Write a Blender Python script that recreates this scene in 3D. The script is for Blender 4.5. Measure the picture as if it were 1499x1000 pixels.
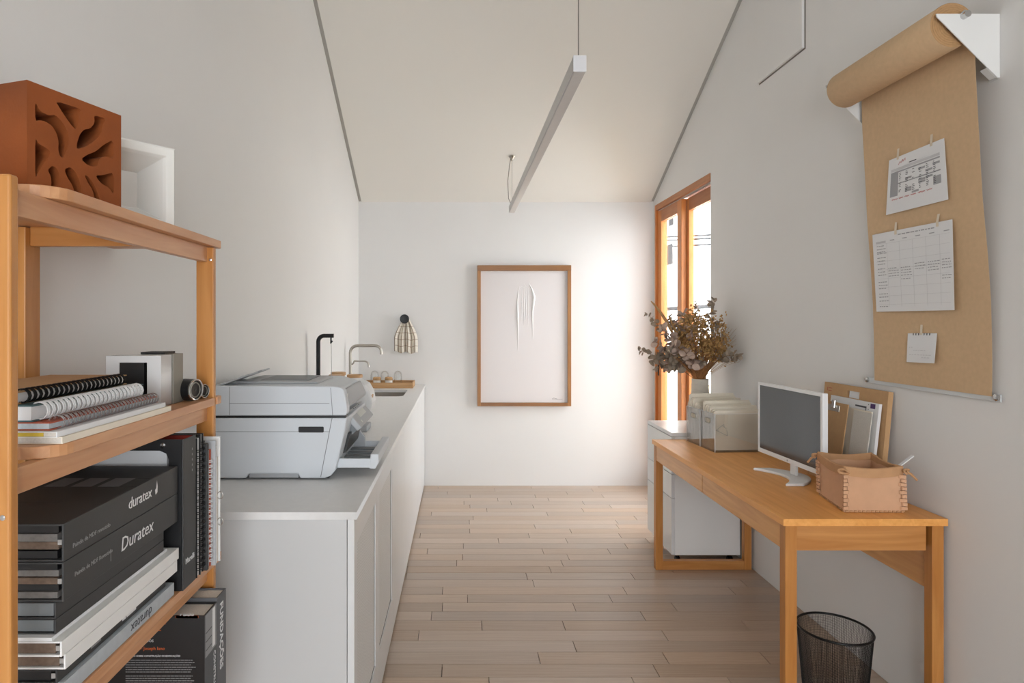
import bpy, bmesh, math, random
from mathutils import Vector, Matrix

# ---------------------------------------------------------------- scene, camera, light
for o in list(bpy.data.objects):
    bpy.data.objects.remove(o)
S = bpy.context.scene
C = S.collection
F, CX, CY, H = 920.0, 672.0, 472.0, 1.47          # focal length (px), principal point, eye height
XL, XR, YB = -0.904, 1.753, 5.658                 # left wall, right wall, end wall
YF = -2.6                                         # wall behind the camera
CEIL_B, KC, YR = 2.552, 0.512, 1.5                # ceiling at end wall, slope, ridge

cam = bpy.data.cameras.new('camera')
cam.sensor_fit = 'HORIZONTAL'; cam.sensor_width = 36.0
cam.lens = F / 1499 * 36.0
cam.shift_x = (749.5 - CX) / 1499
cam.shift_y = -(500 - CY) / 1499
cam.clip_start = 0.02; cam.clip_end = 200
camo = bpy.data.objects.new('camera', cam); C.objects.link(camo)
camo.location = (0, 0, H); camo.rotation_euler = (math.pi / 2, 0, 0)
S.camera = camo

W = bpy.data.worlds.new('sky'); S.world = W; W.use_nodes = True
bgn = W.node_tree.nodes['Background']
bgn.inputs[0].default_value = (0.925, 0.962, 1.02, 1); bgn.inputs[1].default_value = 3.1

sun = bpy.data.lights.new('sun', 'SUN'); sun.energy = 9.0; sun.angle = 0.03; sun.color = (1, 0.97, 0.92)
suno = bpy.data.objects.new('sun', sun); C.objects.link(suno)
suno.rotation_euler = Vector((0.75, -0.25, -1.0)).to_track_quat('-Z', 'Y').to_euler()

def portal(name, loc, direction, sx, sy):
    l = bpy.data.lights.new(name, 'AREA'); l.shape = 'RECTANGLE'; l.size = sx; l.size_y = sy
    l.cycles.is_portal = True
    o = bpy.data.objects.new(name, l); C.objects.link(o); o.location = loc
    o.rotation_euler = Vector(direction).to_track_quat('-Z', 'Z').to_euler()
portal('portal_terrace_door', (XR + 0.2, 4.995, 1.25), (-1, 0, 0), 1.25, 2.55)
portal('portal_street_window', (0.43, YF - 0.2, 1.35), (0, 1, 0), 2.3, 2.25)

vs = S.view_settings
S.display_settings.display_device = 'sRGB'
vs.view_transform = 'Standard'; vs.look = 'None'; vs.gamma = 1.0; vs.use_curve_mapping = False
vs.exposure = 1.69

# ---------------------------------------------------------------- helpers
def lin(c):
    c = c / 255.0
    return c / 12.92 if c <= 0.04045 else ((c + 0.055) / 1.055) ** 2.4
def rgb(r, g, b): return (lin(r), lin(g), lin(b), 1.0)

def P(px, py, Y): return Vector(((px - CX) * Y / F, Y, H - (py - CY) * Y / F))
def onX(px, py, X):
    Y = X * F / (px - CX); return Vector((X, Y, H - (py - CY) * Y / F))

OFF = {}
def off_of(o): return OFF.get(o.name, Vector((0, 0, 0))) if o is not None else Vector((0, 0, 0))

def thing(name, label, cat, loc, rz=0.0, group=None, world=True, kind=None):
    o = bpy.data.objects.new(name, None); C.objects.link(o)
    o.location = loc; o.rotation_euler = (0, 0, rz); o.empty_display_size = 0.05
    o['label'] = label; o['category'] = cat
    if group: o['group'] = group
    if kind: o['kind'] = kind
    OFF[o.name] = Vector(loc) if world else Vector((0, 0, 0))
    return o
def tag(o, label=None, cat=None, group=None, kind=None):
    if label: o['label'] = label
    if cat: o['category'] = cat
    if group: o['group'] = group
    if kind: o['kind'] = kind
    return o

class MB:
    def __init__(s): s.v = []; s.f = []
    def add(s, vs_, fs_):
        n = len(s.v); s.v += [Vector(p) for p in vs_]; s.f += [[i + n for i in f] for f in fs_]; return s
    def box(s, x0, x1, y0, y1, z0, z1):
        v = [(x, y, z) for z in (z0, z1) for y in (y0, y1) for x in (x0, x1)]
        return s.add(v, [(0,2,3,1),(4,5,7,6),(0,1,5,4),(2,6,7,3),(0,4,6,2),(1,3,7,5)])
    def obox(s, c, a, b, d):
        c, a, b, d = map(Vector, (c, a, b, d))
        v = [c + i*a + j*b + k*d for k in (-1,1) for j in (-1,1) for i in (-1,1)]
        return s.add(v, [(0,2,3,1),(4,5,7,6),(0,1,5,4),(2,6,7,3),(0,4,6,2),(1,3,7,5)])
    def prism(s, poly, axis, a, b):
        # poly in the two other axes (x: y,z  y: x,z  z: x,y), extruded along axis from a to b
        def pt(p, t): return {'x': (t, p[0], p[1]), 'y': (p[0], t, p[1]), 'z': (p[0], p[1], t)}[axis]
        n = len(poly); v = [pt(p, a) for p in poly] + [pt(p, b) for p in poly]
        f = [list(range(n))[::-1], list(range(n, 2*n))] + [(i, (i+1) % n, n + (i+1) % n, n + i) for i in range(n)]
        return s.add(v, f)
    def quad(s, a, b, c, d): return s.add([a, b, c, d], [(0, 1, 2, 3)])
    def tube(s, path, r, n=10, closed=False, cap=True):
        path = [Vector(p) for p in path]; m = len(path); rings = []
        rr = r if isinstance(r, (list, tuple)) else [r] * m
        up = None
        for i, p in enumerate(path):
            if closed: t = path[(i+1) % m] - path[i-1]
            else: t = path[min(i+1, m-1)] - path[max(i-1, 0)]
            if t.length < 1e-9: t = Vector((0, 0, 1))
            t.normalize()
            if up is None:
                up = Vector((0, 0, 1)) if abs(t.z) < 0.9 else Vector((1, 0, 0))
            a = t.cross(up)
            if a.length < 1e-6: a = t.orthogonal()
            a.normalize(); b = a.cross(t).normalized(); up = b
            rings.append([p + rr[i] * (math.cos(2*math.pi*k/n) * a + math.sin(2*math.pi*k/n) * b) for k in range(n)])
        v = [q for rg in rings for q in rg]; f = []
        for i in range(m if closed else m - 1):
            j = (i + 1) % m
            for k in range(n):
                l = (k + 1) % n; f.append((i*n+k, i*n+l, j*n+l, j*n+k))
        if cap and not closed:
            f.append(list(range(n))[::-1]); f.append([(m-1)*n + k for k in range(n)])
        return s.add(v, f)
    def lathe(s, prof, cx=0, cy=0, n=24, cap0=True, cap1=True, axis=None, origin=None):
        # prof: (r, z); axis: optional (dir) with origin
        if axis is not None:
            d = Vector(axis).normalized(); a = d.orthogonal().normalized(); b = d.cross(a); o = Vector(origin)
        else:
            d = Vector((0,0,1)); a = Vector((1,0,0)); b = Vector((0,1,0)); o = Vector((cx, cy, 0))
        v = [o + z*d + r*(math.cos(2*math.pi*k/n)*a + math.sin(2*math.pi*k/n)*b) for r, z in prof for k in range(n)]
        f = []
        for i in range(len(prof)-1):
            for k in range(n):
                l = (k+1) % n; f.append((i*n+k, i*n+l, (i+1)*n+l, (i+1)*n+k))
        if cap0: f.append(list(range(n))[::-1])
        if cap1: f.append([(len(prof)-1)*n + k for k in range(n)])
        return s.add(v, f)
    def build(s, name, mat, parent=None, bevel=0.0, smooth=False, seg=2, recalc=True):
        o_ = off_of(parent)
        me = bpy.data.meshes.new(name)
        me.from_pydata([tuple(p - o_) for p in s.v], [], s.f); me.update()
        bm = bmesh.new(); bm.from_mesh(me)
        if recalc: bmesh.ops.recalc_face_normals(bm, faces=bm.faces)
        if smooth:
            for fc in bm.faces: fc.smooth = True
            for e in bm.edges:
                if len(e.link_faces) != 2 or e.calc_face_angle(0) > 0.7: e.smooth = False
        bm.to_mesh(me); bm.free()
        o = bpy.data.objects.new(name, me); C.objects.link(o)
        if mat: me.materials.append(mat)
        if parent: o.parent = parent
        OFF[o.name] = o_.copy()
        if bevel:
            m = o.modifiers.new('bevel', 'BEVEL'); m.width = bevel; m.segments = seg
            m.limit_method = 'ANGLE'; m.angle_limit = 0.6
        return o

def arc(cx, cy, r, a0, a1, n):
    return [(cx + r*math.cos(math.radians(a0 + (a1-a0)*i/n)), cy + r*math.sin(math.radians(a0 + (a1-a0)*i/n))) for i in range(n+1)]
def rrect(x0, x1, y0, y1, r, n=4):
    p = []
    for cx, cy, a in ((x1-r, y0+r, -90), (x1-r, y1-r, 0), (x0+r, y1-r, 90), (x0+r, y0+r, 180)):
        p += arc(cx, cy, r, a, a+90, n)
    return p

def curve_to_obj(cu, name, mat, parent, origin, right, up, depth_shift=0.0):
    tmp = bpy.data.objects.new('tmp_curve', cu); C.objects.link(tmp)
    dg = bpy.context.evaluated_depsgraph_get()
    me = bpy.data.meshes.new_from_object(tmp.evaluated_get(dg))
    C.objects.unlink(tmp); bpy.data.objects.remove(tmp)
    R, U = Vector(right).normalized(), Vector(up).normalized(); N = R.cross(U)
    o_ = Vector(origin) - off_of(parent)
    for v in me.vertices:
        c = v.co.copy(); v.co = o_ + c.x*R + c.y*U + (c.z + depth_shift)*N
    me.name = name; me.materials.clear(); me.materials.append(mat)
    ob = bpy.data.objects.new(name, me); C.objects.link(ob)
    if parent: ob.parent = parent
    OFF[ob.name] = off_of(parent).copy()
    return ob
def text(s, size, origin, right, up, mat, parent, align='LEFT', name='lettering', depth=0.0002, shear=0, bold=0.0, spacing=1.0):
    cu = bpy.data.curves.new('txt', 'FONT'); cu.body = s; cu.size = size; cu.extrude = depth
    cu.align_x = align; cu.resolution_u = 2; cu.shear = shear; cu.offset = bold; cu.space_character = spacing
    return curve_to_obj(cu, name, mat, parent, origin, right, up, depth)
def plate(loops, depth, origin, right, up, mat, parent, name):
    cu = bpy.data.curves.new('plate', 'CURVE'); cu.dimensions = '2D'; cu.fill_mode = 'BOTH'; cu.extrude = depth/2
    for lp in loops:
        sp = cu.splines.new('POLY'); sp.points.add(len(lp)-1); sp.use_cyclic_u = True
        for i, (x, y) in enumerate(lp): sp.points[i].co = (x, y, 0, 1)
    return curve_to_obj(cu, name, mat, parent, origin, right, up, 0)

# ---------------------------------------------------------------- materials
def nt(name):
    m = bpy.data.materials.new(name); m.use_nodes = True
    return m, m.node_tree.nodes, m.node_tree.links, m.node_tree.nodes['Principled BSDF']
def mat(name, col, rough=0.5, metal=0.0, var=0.0, vscale=6.0, bump=0.0, bscale=200.0, spec=0.5, coat=0.0):
    m, n, l, b = nt(name)
    b.inputs['Base Color'].default_value = col; b.inputs['Roughness'].default_value = rough
    b.inputs['Metallic'].default_value = metal; b.inputs['Specular IOR Level'].default_value = spec
    b.inputs['Coat Weight'].default_value = coat
    tc = n.new('ShaderNodeTexCoord')
    if var:
        t = n.new('ShaderNodeTexNoise'); t.inputs['Scale'].default_value = vscale; t.inputs['Detail'].default_value = 5
        r = n.new('ShaderNodeValToRGB')
        r.color_ramp.elements[0].position = 0.3; r.color_ramp.elements[1].position = 0.7
        r.color_ramp.elements[0].color = tuple(c*(1-var) for c in col[:3]) + (1,)
        r.color_ramp.elements[1].color = tuple(min(1, c*(1+var)) for c in col[:3]) + (1,)
        l.new(tc.outputs['Object'], t.inputs['Vector']); l.new(t.outputs['Fac'], r.inputs['Fac']); l.new(r.outputs['Color'], b.inputs['Base Color'])
    if bump:
        t = n.new('ShaderNodeTexNoise'); t.inputs['Scale'].default_value = bscale; t.inputs['Detail'].default_value = 4
        bp = n.new('ShaderNodeBump'); bp.inputs['Strength'].default_value = bump; bp.inputs['Distance'].default_value = 0.002
        l.new(tc.outputs['Object'], t.inputs['Vector']); l.new(t.outputs['Fac'], bp.inputs['Height']); l.new(bp.outputs['Normal'], b.inputs['Normal'])
    return m
def wood(name, c1, c2, axis='y', rough=0.4, scale=1.0, rnd=0.0, coat=0.0):
    m, n, l, b = nt(name)
    tc = n.new('ShaderNodeTexCoord'); mp = n.new('ShaderNodeMapping')
    sc = {'x': (1.6, 22, 22), 'y': (22, 1.6, 22), 'z': (22, 22, 1.6)}[axis]
    mp.inputs['Scale'].default_value = tuple(q*scale for q in sc)
    t = n.new('ShaderNodeTexNoise'); t.inputs['Scale'].default_value = 1.6; t.inputs['Detail'].default_value = 7; t.inputs['Distortion'].default_value = 0.9
    r = n.new('ShaderNodeValToRGB'); r.color_ramp.elements[0].position = 0.32; r.color_ramp.elements[1].position = 0.68
    r.color_ramp.elements[0].color = c2; r.color_ramp.elements[1].color = c1
    l.new(tc.outputs['Object'], mp.inputs['Vector'])
    src = mp.outputs['Vector']
    out = None
    if rnd:
        oi = n.new('ShaderNodeObjectInfo'); va = n.new('ShaderNodeVectorMath'); va.operation = 'ADD'
        mu = n.new('ShaderNodeMath'); mu.operation = 'MULTIPLY'; mu.inputs[1].default_value = 47.0
        l.new(oi.outputs['Random'], mu.inputs[0]); l.new(src, va.inputs[0]); l.new(mu.outputs[0], va.inputs[1]); src = va.outputs[0]
    l.new(src, t.inputs['Vector']); l.new(t.outputs['Fac'], r.inputs['Fac'])
    out = r.outputs['Color']
    if rnd:
        hs = n.new('ShaderNodeHueSaturation')
        m1 = n.new('ShaderNodeMapRange'); m1.inputs[3].default_value = 1 - rnd; m1.inputs[4].default_value = 1 + rnd*0.7
        m2 = n.new('ShaderNodeMath'); m2.operation = 'MULTIPLY'; m2.inputs[1].default_value = 7.31
        m3 = n.new('ShaderNodeMath'); m3.operation = 'FRACT'
        m4 = n.new('ShaderNodeMapRange'); m4.inputs[3].default_value = 0.8; m4.inputs[4].default_value = 1.12
        l.new(oi.outputs['Random'], m1.inputs[0]); l.new(m1.outputs[0], hs.inputs['Value'])
        l.new(oi.outputs['Random'], m2.inputs[0]); l.new(m2.outputs[0], m3.inputs[0]); l.new(m3.outputs[0], m4.inputs[0]); l.new(m4.outputs[0], hs.inputs['Saturation'])
        l.new(out, hs.inputs['Color']); out = hs.outputs['Color']
    l.new(out, b.inputs['Base Color'])
    b.inputs['Roughness'].default_value = rough; b.inputs['Coat Weight'].default_value = coat; b.inputs['Coat Roughness'].default_value = 0.25
    bp = n.new('ShaderNodeBump'); bp.inputs['Strength'].default_value = 0.12; bp.inputs['Distance'].default_value = 0.001
    l.new(t.outputs['Fac'], bp.inputs['Height']); l.new(bp.outputs['Normal'], b.inputs['Normal'])
    return m
def clear(name, tint=(1,1,1,1), base=0.04, gain=0.8):
    m, n, l, b = nt(name); n.remove(b)
    out = n['Material Output']
    tr = n.new('ShaderNodeBsdfTransparent'); tr.inputs[0].default_value = tint
    gl = n.new('ShaderNodeBsdfGlossy'); gl.inputs['Roughness'].default_value = 0.02
    lw = n.new('ShaderNodeLayerWeight'); lw.inputs['Blend'].default_value = 0.28
    ma = n.new('ShaderNodeMath'); ma.operation = 'MULTIPLY_ADD'; ma.inputs[1].default_value = gain; ma.inputs[2].default_value = base
    mx = n.new('ShaderNodeMixShader')
    l.new(lw.outputs['Fresnel'], ma.inputs[0]); l.new(ma.outputs[0], mx.inputs[0]); l.new(tr.outputs[0], mx.inputs[1]); l.new(gl.outputs[0], mx.inputs[2])
    l.new(mx.outputs[0], out.inputs['Surface'])
    return m

M = {}
M['wall'] = mat('wall_paint', rgb(229, 227, 224), 0.85, var=0.012, vscale=1.5, bump=0.08, bscale=90)
M['ceil'] = mat('ceiling_paint', rgb(228, 224, 216), 0.9)
M['gap'] = mat('shadow_gap_grey', rgb(172, 168, 160), 0.8)
M['plank'] = wood('floor_plank_wood', rgb(198, 177, 156), rgb(178, 155, 136), 'x', 0.33, 1.0, 0.15)
M['subfloor'] = mat('floor_joint_dark', rgb(80, 62, 50), 0.9)
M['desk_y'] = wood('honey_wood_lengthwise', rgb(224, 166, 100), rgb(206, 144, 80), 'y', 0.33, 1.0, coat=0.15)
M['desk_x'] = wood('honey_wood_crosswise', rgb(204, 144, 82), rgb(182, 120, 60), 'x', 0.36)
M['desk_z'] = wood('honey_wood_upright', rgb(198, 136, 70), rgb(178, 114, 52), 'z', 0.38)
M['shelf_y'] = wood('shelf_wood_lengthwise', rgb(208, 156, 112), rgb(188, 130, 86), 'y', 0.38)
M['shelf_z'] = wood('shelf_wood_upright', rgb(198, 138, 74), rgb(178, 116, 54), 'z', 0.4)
M['frame_z'] = wood('window_wood_upright', rgb(214, 142, 78), rgb(196, 118, 56), 'z', 0.4)
M['frame_y'] = wood('window_wood_across', rgb(186, 124, 78), rgb(166, 104, 60), 'y', 0.45)
M['picframe_x'] = wood('picture_frame_wood_across', rgb(152, 104, 58), rgb(130, 86, 44), 'x', 0.4)
M['picframe_z'] = wood('picture_frame_wood_upright', rgb(172, 120, 68), rgb(150, 100, 52), 'z', 0.4)
M['lidwood'] = wood('light_lid_wood', rgb(202, 160, 112), rgb(182, 138, 90), 'x', 0.5)
M['white'] = mat('white_lacquer', rgb(222, 222, 221), 0.28)
M['cabside'] = mat('shaded_cabinet_white', rgb(206, 206, 205), 0.35)  # darker copy of the white; shade on the cabinet ends put into colour
M['whitemat'] = mat('white_matte', rgb(232, 231, 228), 0.6)
M['worktop'] = mat('grey_worktop', rgb(230, 229, 227), 0.34, var=0.02, vscale=40)
M['kick'] = mat('dark_gap', rgb(60, 58, 55), 0.8)
M['printer'] = mat('printer_plastic', rgb(213, 217, 221), 0.5, bump=0.05, bscale=600)
M['printer2'] = mat('printer_plastic_grey', rgb(176, 178, 180), 0.5)
M['printer3'] = mat('printer_dark_grey', rgb(120, 124, 126), 0.5)
M['black'] = mat('black_plastic', rgb(26, 26, 27), 0.45)
M['blackm'] = mat('black_metal', rgb(20, 20, 21), 0.35, metal=0.3)
M['charcoal'] = mat('charcoal_board', rgb(58, 58, 58), 0.55, bump=0.06, bscale=400)
M['blackboard'] = mat('black_glossy_board', rgb(30, 30, 31), 0.35)
M['lcd'] = mat('lcd_pale', rgb(196, 198, 190), 0.3)
M['steel'] = mat('brushed_steel', rgb(176, 170, 160), 0.3, metal=1.0)
M['chrome'] = mat('chrome', rgb(205, 205, 205), 0.15, metal=1.0)
M['alu'] = mat('aluminium_profile', rgb(196, 194, 192), 0.45, metal=0.35)
M['diffuser'] = mat('lamp_diffuser', rgb(214, 210, 206), 0.55)
M['wire'] = mat('grey_wire', rgb(120, 112, 104), 0.5)
M['kraft'] = mat('kraft_paper', rgb(208, 176, 138), 0.75, var=0.04, vscale=60, bump=0.1, bscale=150)
M['kraftend'] = mat('kraft_roll_end', rgb(182, 142, 98), 0.8, var=0.06, vscale=90)
M['card'] = mat('cardboard', rgb(194, 154, 110), 0.8, var=0.04, vscale=50)
M['paper'] = mat('white_paper', rgb(232, 232, 232), 0.8)
M['page'] = mat('page_edges', rgb(214, 208, 198), 0.85, var=0.08, vscale=300)
M['swatchgrey'] = mat('grey_swatch_edges', rgb(118, 114, 110), 0.8, var=0.15, vscale=120)
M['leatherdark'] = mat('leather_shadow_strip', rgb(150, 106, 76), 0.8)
M['pagebrown'] = mat('swatch_edges', rgb(112, 94, 80), 0.85, var=0.2, vscale=120)
M['tape'] = mat('masking_tape', rgb(222, 208, 186), 0.7)
M['ink'] = mat('dark_ink', rgb(80, 80, 84), 0.8)
M['inkgrey'] = mat('grey_print', rgb(164, 164, 166), 0.8)
M['inkpale'] = mat('pale_print', rgb(204, 203, 204), 0.8)
M['inkred'] = mat('red_ink', rgb(190, 62, 54), 0.8)
M['printwhite'] = mat('white_print', rgb(222, 222, 222), 0.5)
M['printgrey'] = mat('silver_print', rgb(140, 140, 140), 0.45)
M['orange'] = mat('orange_print', rgb(205, 98, 42), 0.5)
M['leather'] = mat('natural_leather', rgb(212, 166, 130), 0.62, var=0.05, vscale=18, bump=0.15, bscale=180)
M['leather2'] = mat('suede_leather_edge', rgb(196, 150, 108), 0.85, var=0.06, vscale=25, bump=0.3, bscale=220)
M['terra'] = mat('terracotta', rgb(138, 70, 22), 0.8, var=0.09, vscale=14, bump=0.25, bscale=160)
M['ceramic'] = mat('white_glazed_ceramic', rgb(238, 236, 230), 0.15, coat=0.5)
M['vase'] = mat('off_white_stoneware', rgb(214, 206, 192), 0.6, var=0.04, vscale=30)
M['glass'] = clear('clear_glass', (0.985, 0.99, 0.985, 1), 0.03, 0.4)
M['pane'] = clear('window_glass', (0.98, 0.99, 0.99, 1), 0.02, 0.5)
M['acryl'] = clear('clear_acrylic', (0.98, 0.98, 0.975, 1), 0.10, 0.6)
M['folder'] = mat('beige_folder', rgb(234, 224, 206), 0.8, var=0.03, vscale=20)
M['screen'] = mat('monitor_screen', rgb(46, 50, 55), 0.14, spec=0.9)
M['monwhite'] = mat('monitor_white', rgb(238, 238, 238), 0.3)
M['spiral_w'] = mat('white_wire', rgb(232, 232, 232), 0.4)
M['spiral_s'] = mat('silver_wire', rgb(190, 190, 192), 0.25, metal=0.9)
M['teal'] = mat('teal_cover', rgb(72, 102, 106), 0.6)
M['redcover'] = mat('red_brown_cover', rgb(176, 84, 58), 0.6)
M['redlining'] = mat('red_lining', rgb(150, 44, 30), 0.7)
M['bluepage'] = mat('blue_grey_pages', rgb(196, 206, 210), 0.8, var=0.06, vscale=200)
M['yellow'] = mat('yellow_edge', rgb(206, 178, 62), 0.7)
M['greyspine'] = mat('speckled_grey_cover', rgb(176, 182, 186), 0.6, var=0.05, vscale=60)
M['greyback'] = mat('taupe_grey', rgb(138, 134, 124), 0.5)
M['cork'] = mat('cork', rgb(190, 152, 108), 0.85, var=0.1, vscale=120)
M['purple'] = mat('purple_print', rgb(92, 62, 112), 0.7)
M['stemdry'] = mat('dry_stem', rgb(140, 100, 62), 0.85)
M['euca'] = mat('dried_eucalyptus', rgb(190, 166, 150), 0.75, var=0.22, vscale=14)
M['euca2'] = mat('dried_grey_leaf', rgb(158, 142, 124), 0.8, var=0.2, vscale=20)
M['filler'] = mat('dry_golden_filler', rgb(182, 142, 88), 0.85, var=0.25, vscale=25)
M['grass'] = mat('dry_russet_stems', rgb(178, 124, 76), 0.85, var=0.2, vscale=30)
M['plume'] = mat('dry_plume', rgb(176, 138, 92), 0.9)
M['facade'] = mat('sunlit_white_render', rgb(236, 234, 230), 0.9)
M['facwin'] = mat('facade_window_dark', rgb(44, 46, 48), 1.0, spec=0.0)
M['cream'] = mat('cream_render', rgb(232, 218, 190), 0.9)
M['terrace'] = mat('terrace_tile', rgb(200, 192, 180), 0.7)

def cane():
    m, n, l, b = nt('woven_mesh_insert')
    tc = n.new('ShaderNodeTexCoord'); mp = n.new('ShaderNodeMapping'); mp.inputs['Scale'].default_value = (150, 150, 150); mp.inputs['Rotation'].default_value = (math.radians(45), 0, 0)
    ck = n.new('ShaderNodeTexChecker'); ck.inputs['Scale'].default_value = 1.0
    ck.inputs[1].default_value = rgb(238, 237, 234); ck.inputs[2].default_value = rgb(204, 202, 198)
    l.new(tc.outputs['Object'], mp.inputs['Vector']); l.new(mp.outputs[0], ck.inputs['Vector']); l.new(ck.outputs['Color'], b.inputs['Base Color'])
    bp = n.new('ShaderNodeBump'); bp.inputs['Strength'].default_value = 0.6; bp.inputs['Distance'].default_value = 0.003
    l.new(ck.outputs['Fac'], bp.inputs['Height']); bp.invert = True; l.new(bp.outputs['Normal'], b.inputs['Normal'])
    b.inputs['Roughness'].default_value = 0.6
    return m
M['cane'] = cane()
def plaid():
    m, n, l, b = nt('checked_cloth')
    tc = n.new('ShaderNodeTexCoord'); sep = n.new('ShaderNodeSeparateXYZ'); l.new(tc.outputs['UV'], sep.inputs[0])
    prev = None
    for k, ax in enumerate(('X', 'Y')):
        mu = n.new('ShaderNodeMath'); mu.operation = 'MULTIPLY'; mu.inputs[1].default_value = (7.0, 5.0)[k]
        fr = n.new('ShaderNodeMath'); fr.operation = 'FRACT'
        lt = n.new('ShaderNodeMath'); lt.operation = 'LESS_THAN'; lt.inputs[1].default_value = (0.16, 0.07)[k]
        l.new(sep.outputs[ax], mu.inputs[0]); l.new(mu.outputs[0], fr.inputs[0]); l.new(fr.outputs[0], lt.inputs[0])
        if prev is None: prev = lt
        else:
            mxn = n.new('ShaderNodeMath'); mxn.operation = 'MAXIMUM'; l.new(prev.outputs[0], mxn.inputs[0]); l.new(lt.outputs[0], mxn.inputs[1]); prev = mxn
    mx = n.new('ShaderNodeMix'); mx.data_type = 'RGBA'
    mx.inputs[6].default_value = rgb(228, 220, 206); mx.inputs[7].default_value = rgb(146, 120, 94)
    l.new(prev.outputs[0], mx.inputs[0]); l.new(mx.outputs[2], b.inputs['Base Color'])
    b.inputs['Roughness'].default_value = 0.9
    return m
M['plaid'] = plaid()

# ================================================================ the room
def ceil_z(y): return CEIL_B + KC * (YB - y) if y >= YR else CEIL_B + KC * (YB - YR) - KC * (YR - y)
T = 0.16
TR = 0.10
DY0, DY1, DZ1 = 4.38, 5.612, 2.512                # terrace door opening

fl = MB().box(XL - T, XR + TR, YF - T, YB + T, -0.14, -0.014).build('floor', M['subfloor']); tag(fl, kind='structure')
fl['label'] = 'pale timber strip floor laid across the room'
um = bpy.data.meshes.new('plank'); _b = bmesh.new(); bmesh.ops.create_cube(_b, size=1.0); _b.to_mesh(um); _b.free(); um.materials.append(M['plank'])
rnd = random.Random(11)
PW = 0.0985; y = YB - 0.0; row = 0
while y - PW > -0.4:
    x = XL - rnd.uniform(0.0, 0.7)
    while x < XR:
        L = rnd.choice((0.42, 0.56, 0.68, 0.82, 0.95, 1.1, 0.6)) * rnd.uniform(0.9, 1.12)
        a, b = max(x, XL + 0.001), min(x + L, XR - 0.001)
        if XR - b < 0.12: b = XR - 0.001; x = XR
        if b - a > 0.03:
            o = bpy.data.objects.new('plank', um); C.objects.link(o); o.parent = fl
            h = 0.0144 + rnd.uniform(-0.0005, 0.0)
            o.location = ((a+b)/2, y - PW/2, -h/2 - 0.0 + (h/2 - 0.0072)*0)
            o.scale = (b - a - 0.0034, PW - 0.0024, h)
        x = x + L if x < XR else XR
        if b >= XR - 0.002: break
    y -= PW
MB().box(XL, XR, YF, y, -0.0135, -0.001).build('plank_area', M['plank'], fl)

def zpoly(pts): return pts
# left wall (gable outline), slightly taller than the ceiling
gable = [(YF - T, -0.1), (YB + T, -0.1), (YB + T, CEIL_B + 0.1), (YR, ceil_z(YR) + 0.25), (YF - T, CEIL_B + 0.1 + 0)]
wl = MB().prism(gable, 'x', XL - T, XL).build('wall_left', M['wall']); tag(wl, kind='structure')
# right wall with the terrace door opening
w = MB()
w.prism([(YF - T, -0.1), (DY0, -0.1), (DY0, DZ1), (DY0, 3.6), (YR, ceil_z(YR) + 0.25), (YF - T, CEIL_B + 0.1)], 'x', XR, XR + TR)
w.prism([(DY0, DZ1), (DY1, DZ1), (DY1, 2.85), (DY0, 3.6)], 'x', XR, XR + TR)
w.prism([(DY1, -0.1), (YB + T, -0.1), (YB + T, CEIL_B + 0.1), (DY1, 2.85)], 'x', XR, XR + TR)
wr = w.build('wall_right', M['wall']); tag(wr, kind='structure')
wb = MB().box(XL, XR, YB, YB + T, -0.1, CEIL_B + 0.25).build('wall_back', M['wall']); tag(wb, kind='structure')
# wall behind the camera with a large window
wx0, wx1, wz0, wz1 = -0.70, 1.56, 0.25, 2.45
w = MB().box(XL, wx0, YF - T, YF, -0.1, CEIL_B + 0.25).box(wx1, XR, YF - T, YF, -0.1, CEIL_B + 0.25)
w.box(wx0, wx1, YF - T, YF, -0.1, wz0).box(wx0, wx1, YF - T, YF, wz1, CEIL_B + 0.25)
tag(w.build('wall_front', M['wall']), kind='structure')
w2 = thing('window_2', 'large wooden window in the wall facing the desk end', 'window', ((wx0+wx1)/2, YF - 0.08, wz0), kind='structure')
m = MB()
for a, b in ((wx0, wx0+0.05), (wx1-0.05, wx1), ((wx0+wx1)/2-0.03, (wx0+wx1)/2+0.03)): m.box(a, b, YF-0.11, YF-0.05, wz0, wz1)
m.box(wx0, wx1, YF-0.11, YF-0.05, wz0, wz0+0.05).box(wx0, wx1, YF-0.11, YF-0.05, wz1-0.05, wz1)
m.build('window_frame', M['frame_z'], w2)
MB().box(wx0+0.05, wx1-0.05, YF-0.084, YF-0.078, wz0+0.05, wz1-0.05).build('pane', M['pane'], w2)
# sloped ceiling, two pitches, stopped short of the side walls; grey strips paint the gap's shade
G = 0.026
ct = MB()
zR = ceil_z(YR)
ct.prism([(YB, CEIL_B), (YB, CEIL_B + 0.12), (YR, zR + 0.12), (YF, CEIL_B + KC*(YB-YR) - KC*(YR-YF) + 0.12), (YF, CEIL_B + KC*(YB-YR) - KC*(YR-YF)), (YR, zR)], 'x', XL + G, XR - G)
ce = ct.build('ceiling', M['ceil']); tag(ce, kind='structure')
for k, (a, b) in enumerate(((XL, XL + G), (XR - G, XR))):
    m = MB().prism([(YB, CEIL_B + 0.008), (YB, CEIL_B + 0.1), (YR, zR + 0.1), (YF, CEIL_B), (YF, CEIL_B - 0.08), (YR, zR + 0.008)], 'x', a, b)
    tag(m.build('trim_%d' % (k + 1), M['gap']), kind='structure')
# flush service hatch high in the right wall
ht = thing('trim_3', 'square painted hatch panel flush in the right wall', 'hatch', (XR, 3.42, 2.86), kind='structure')
MB().box(XR - 0.016, XR - 0.0, 3.185, 3.66, 2.862, 3.42).build('hatch_panel', M['wall'], ht, bevel=0.002)
MB().box(XR - 0.003, XR + 0.001, 3.178, 3.667, 2.855, 3.427).build('hatch_joint', M['wire'], ht)

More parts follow.
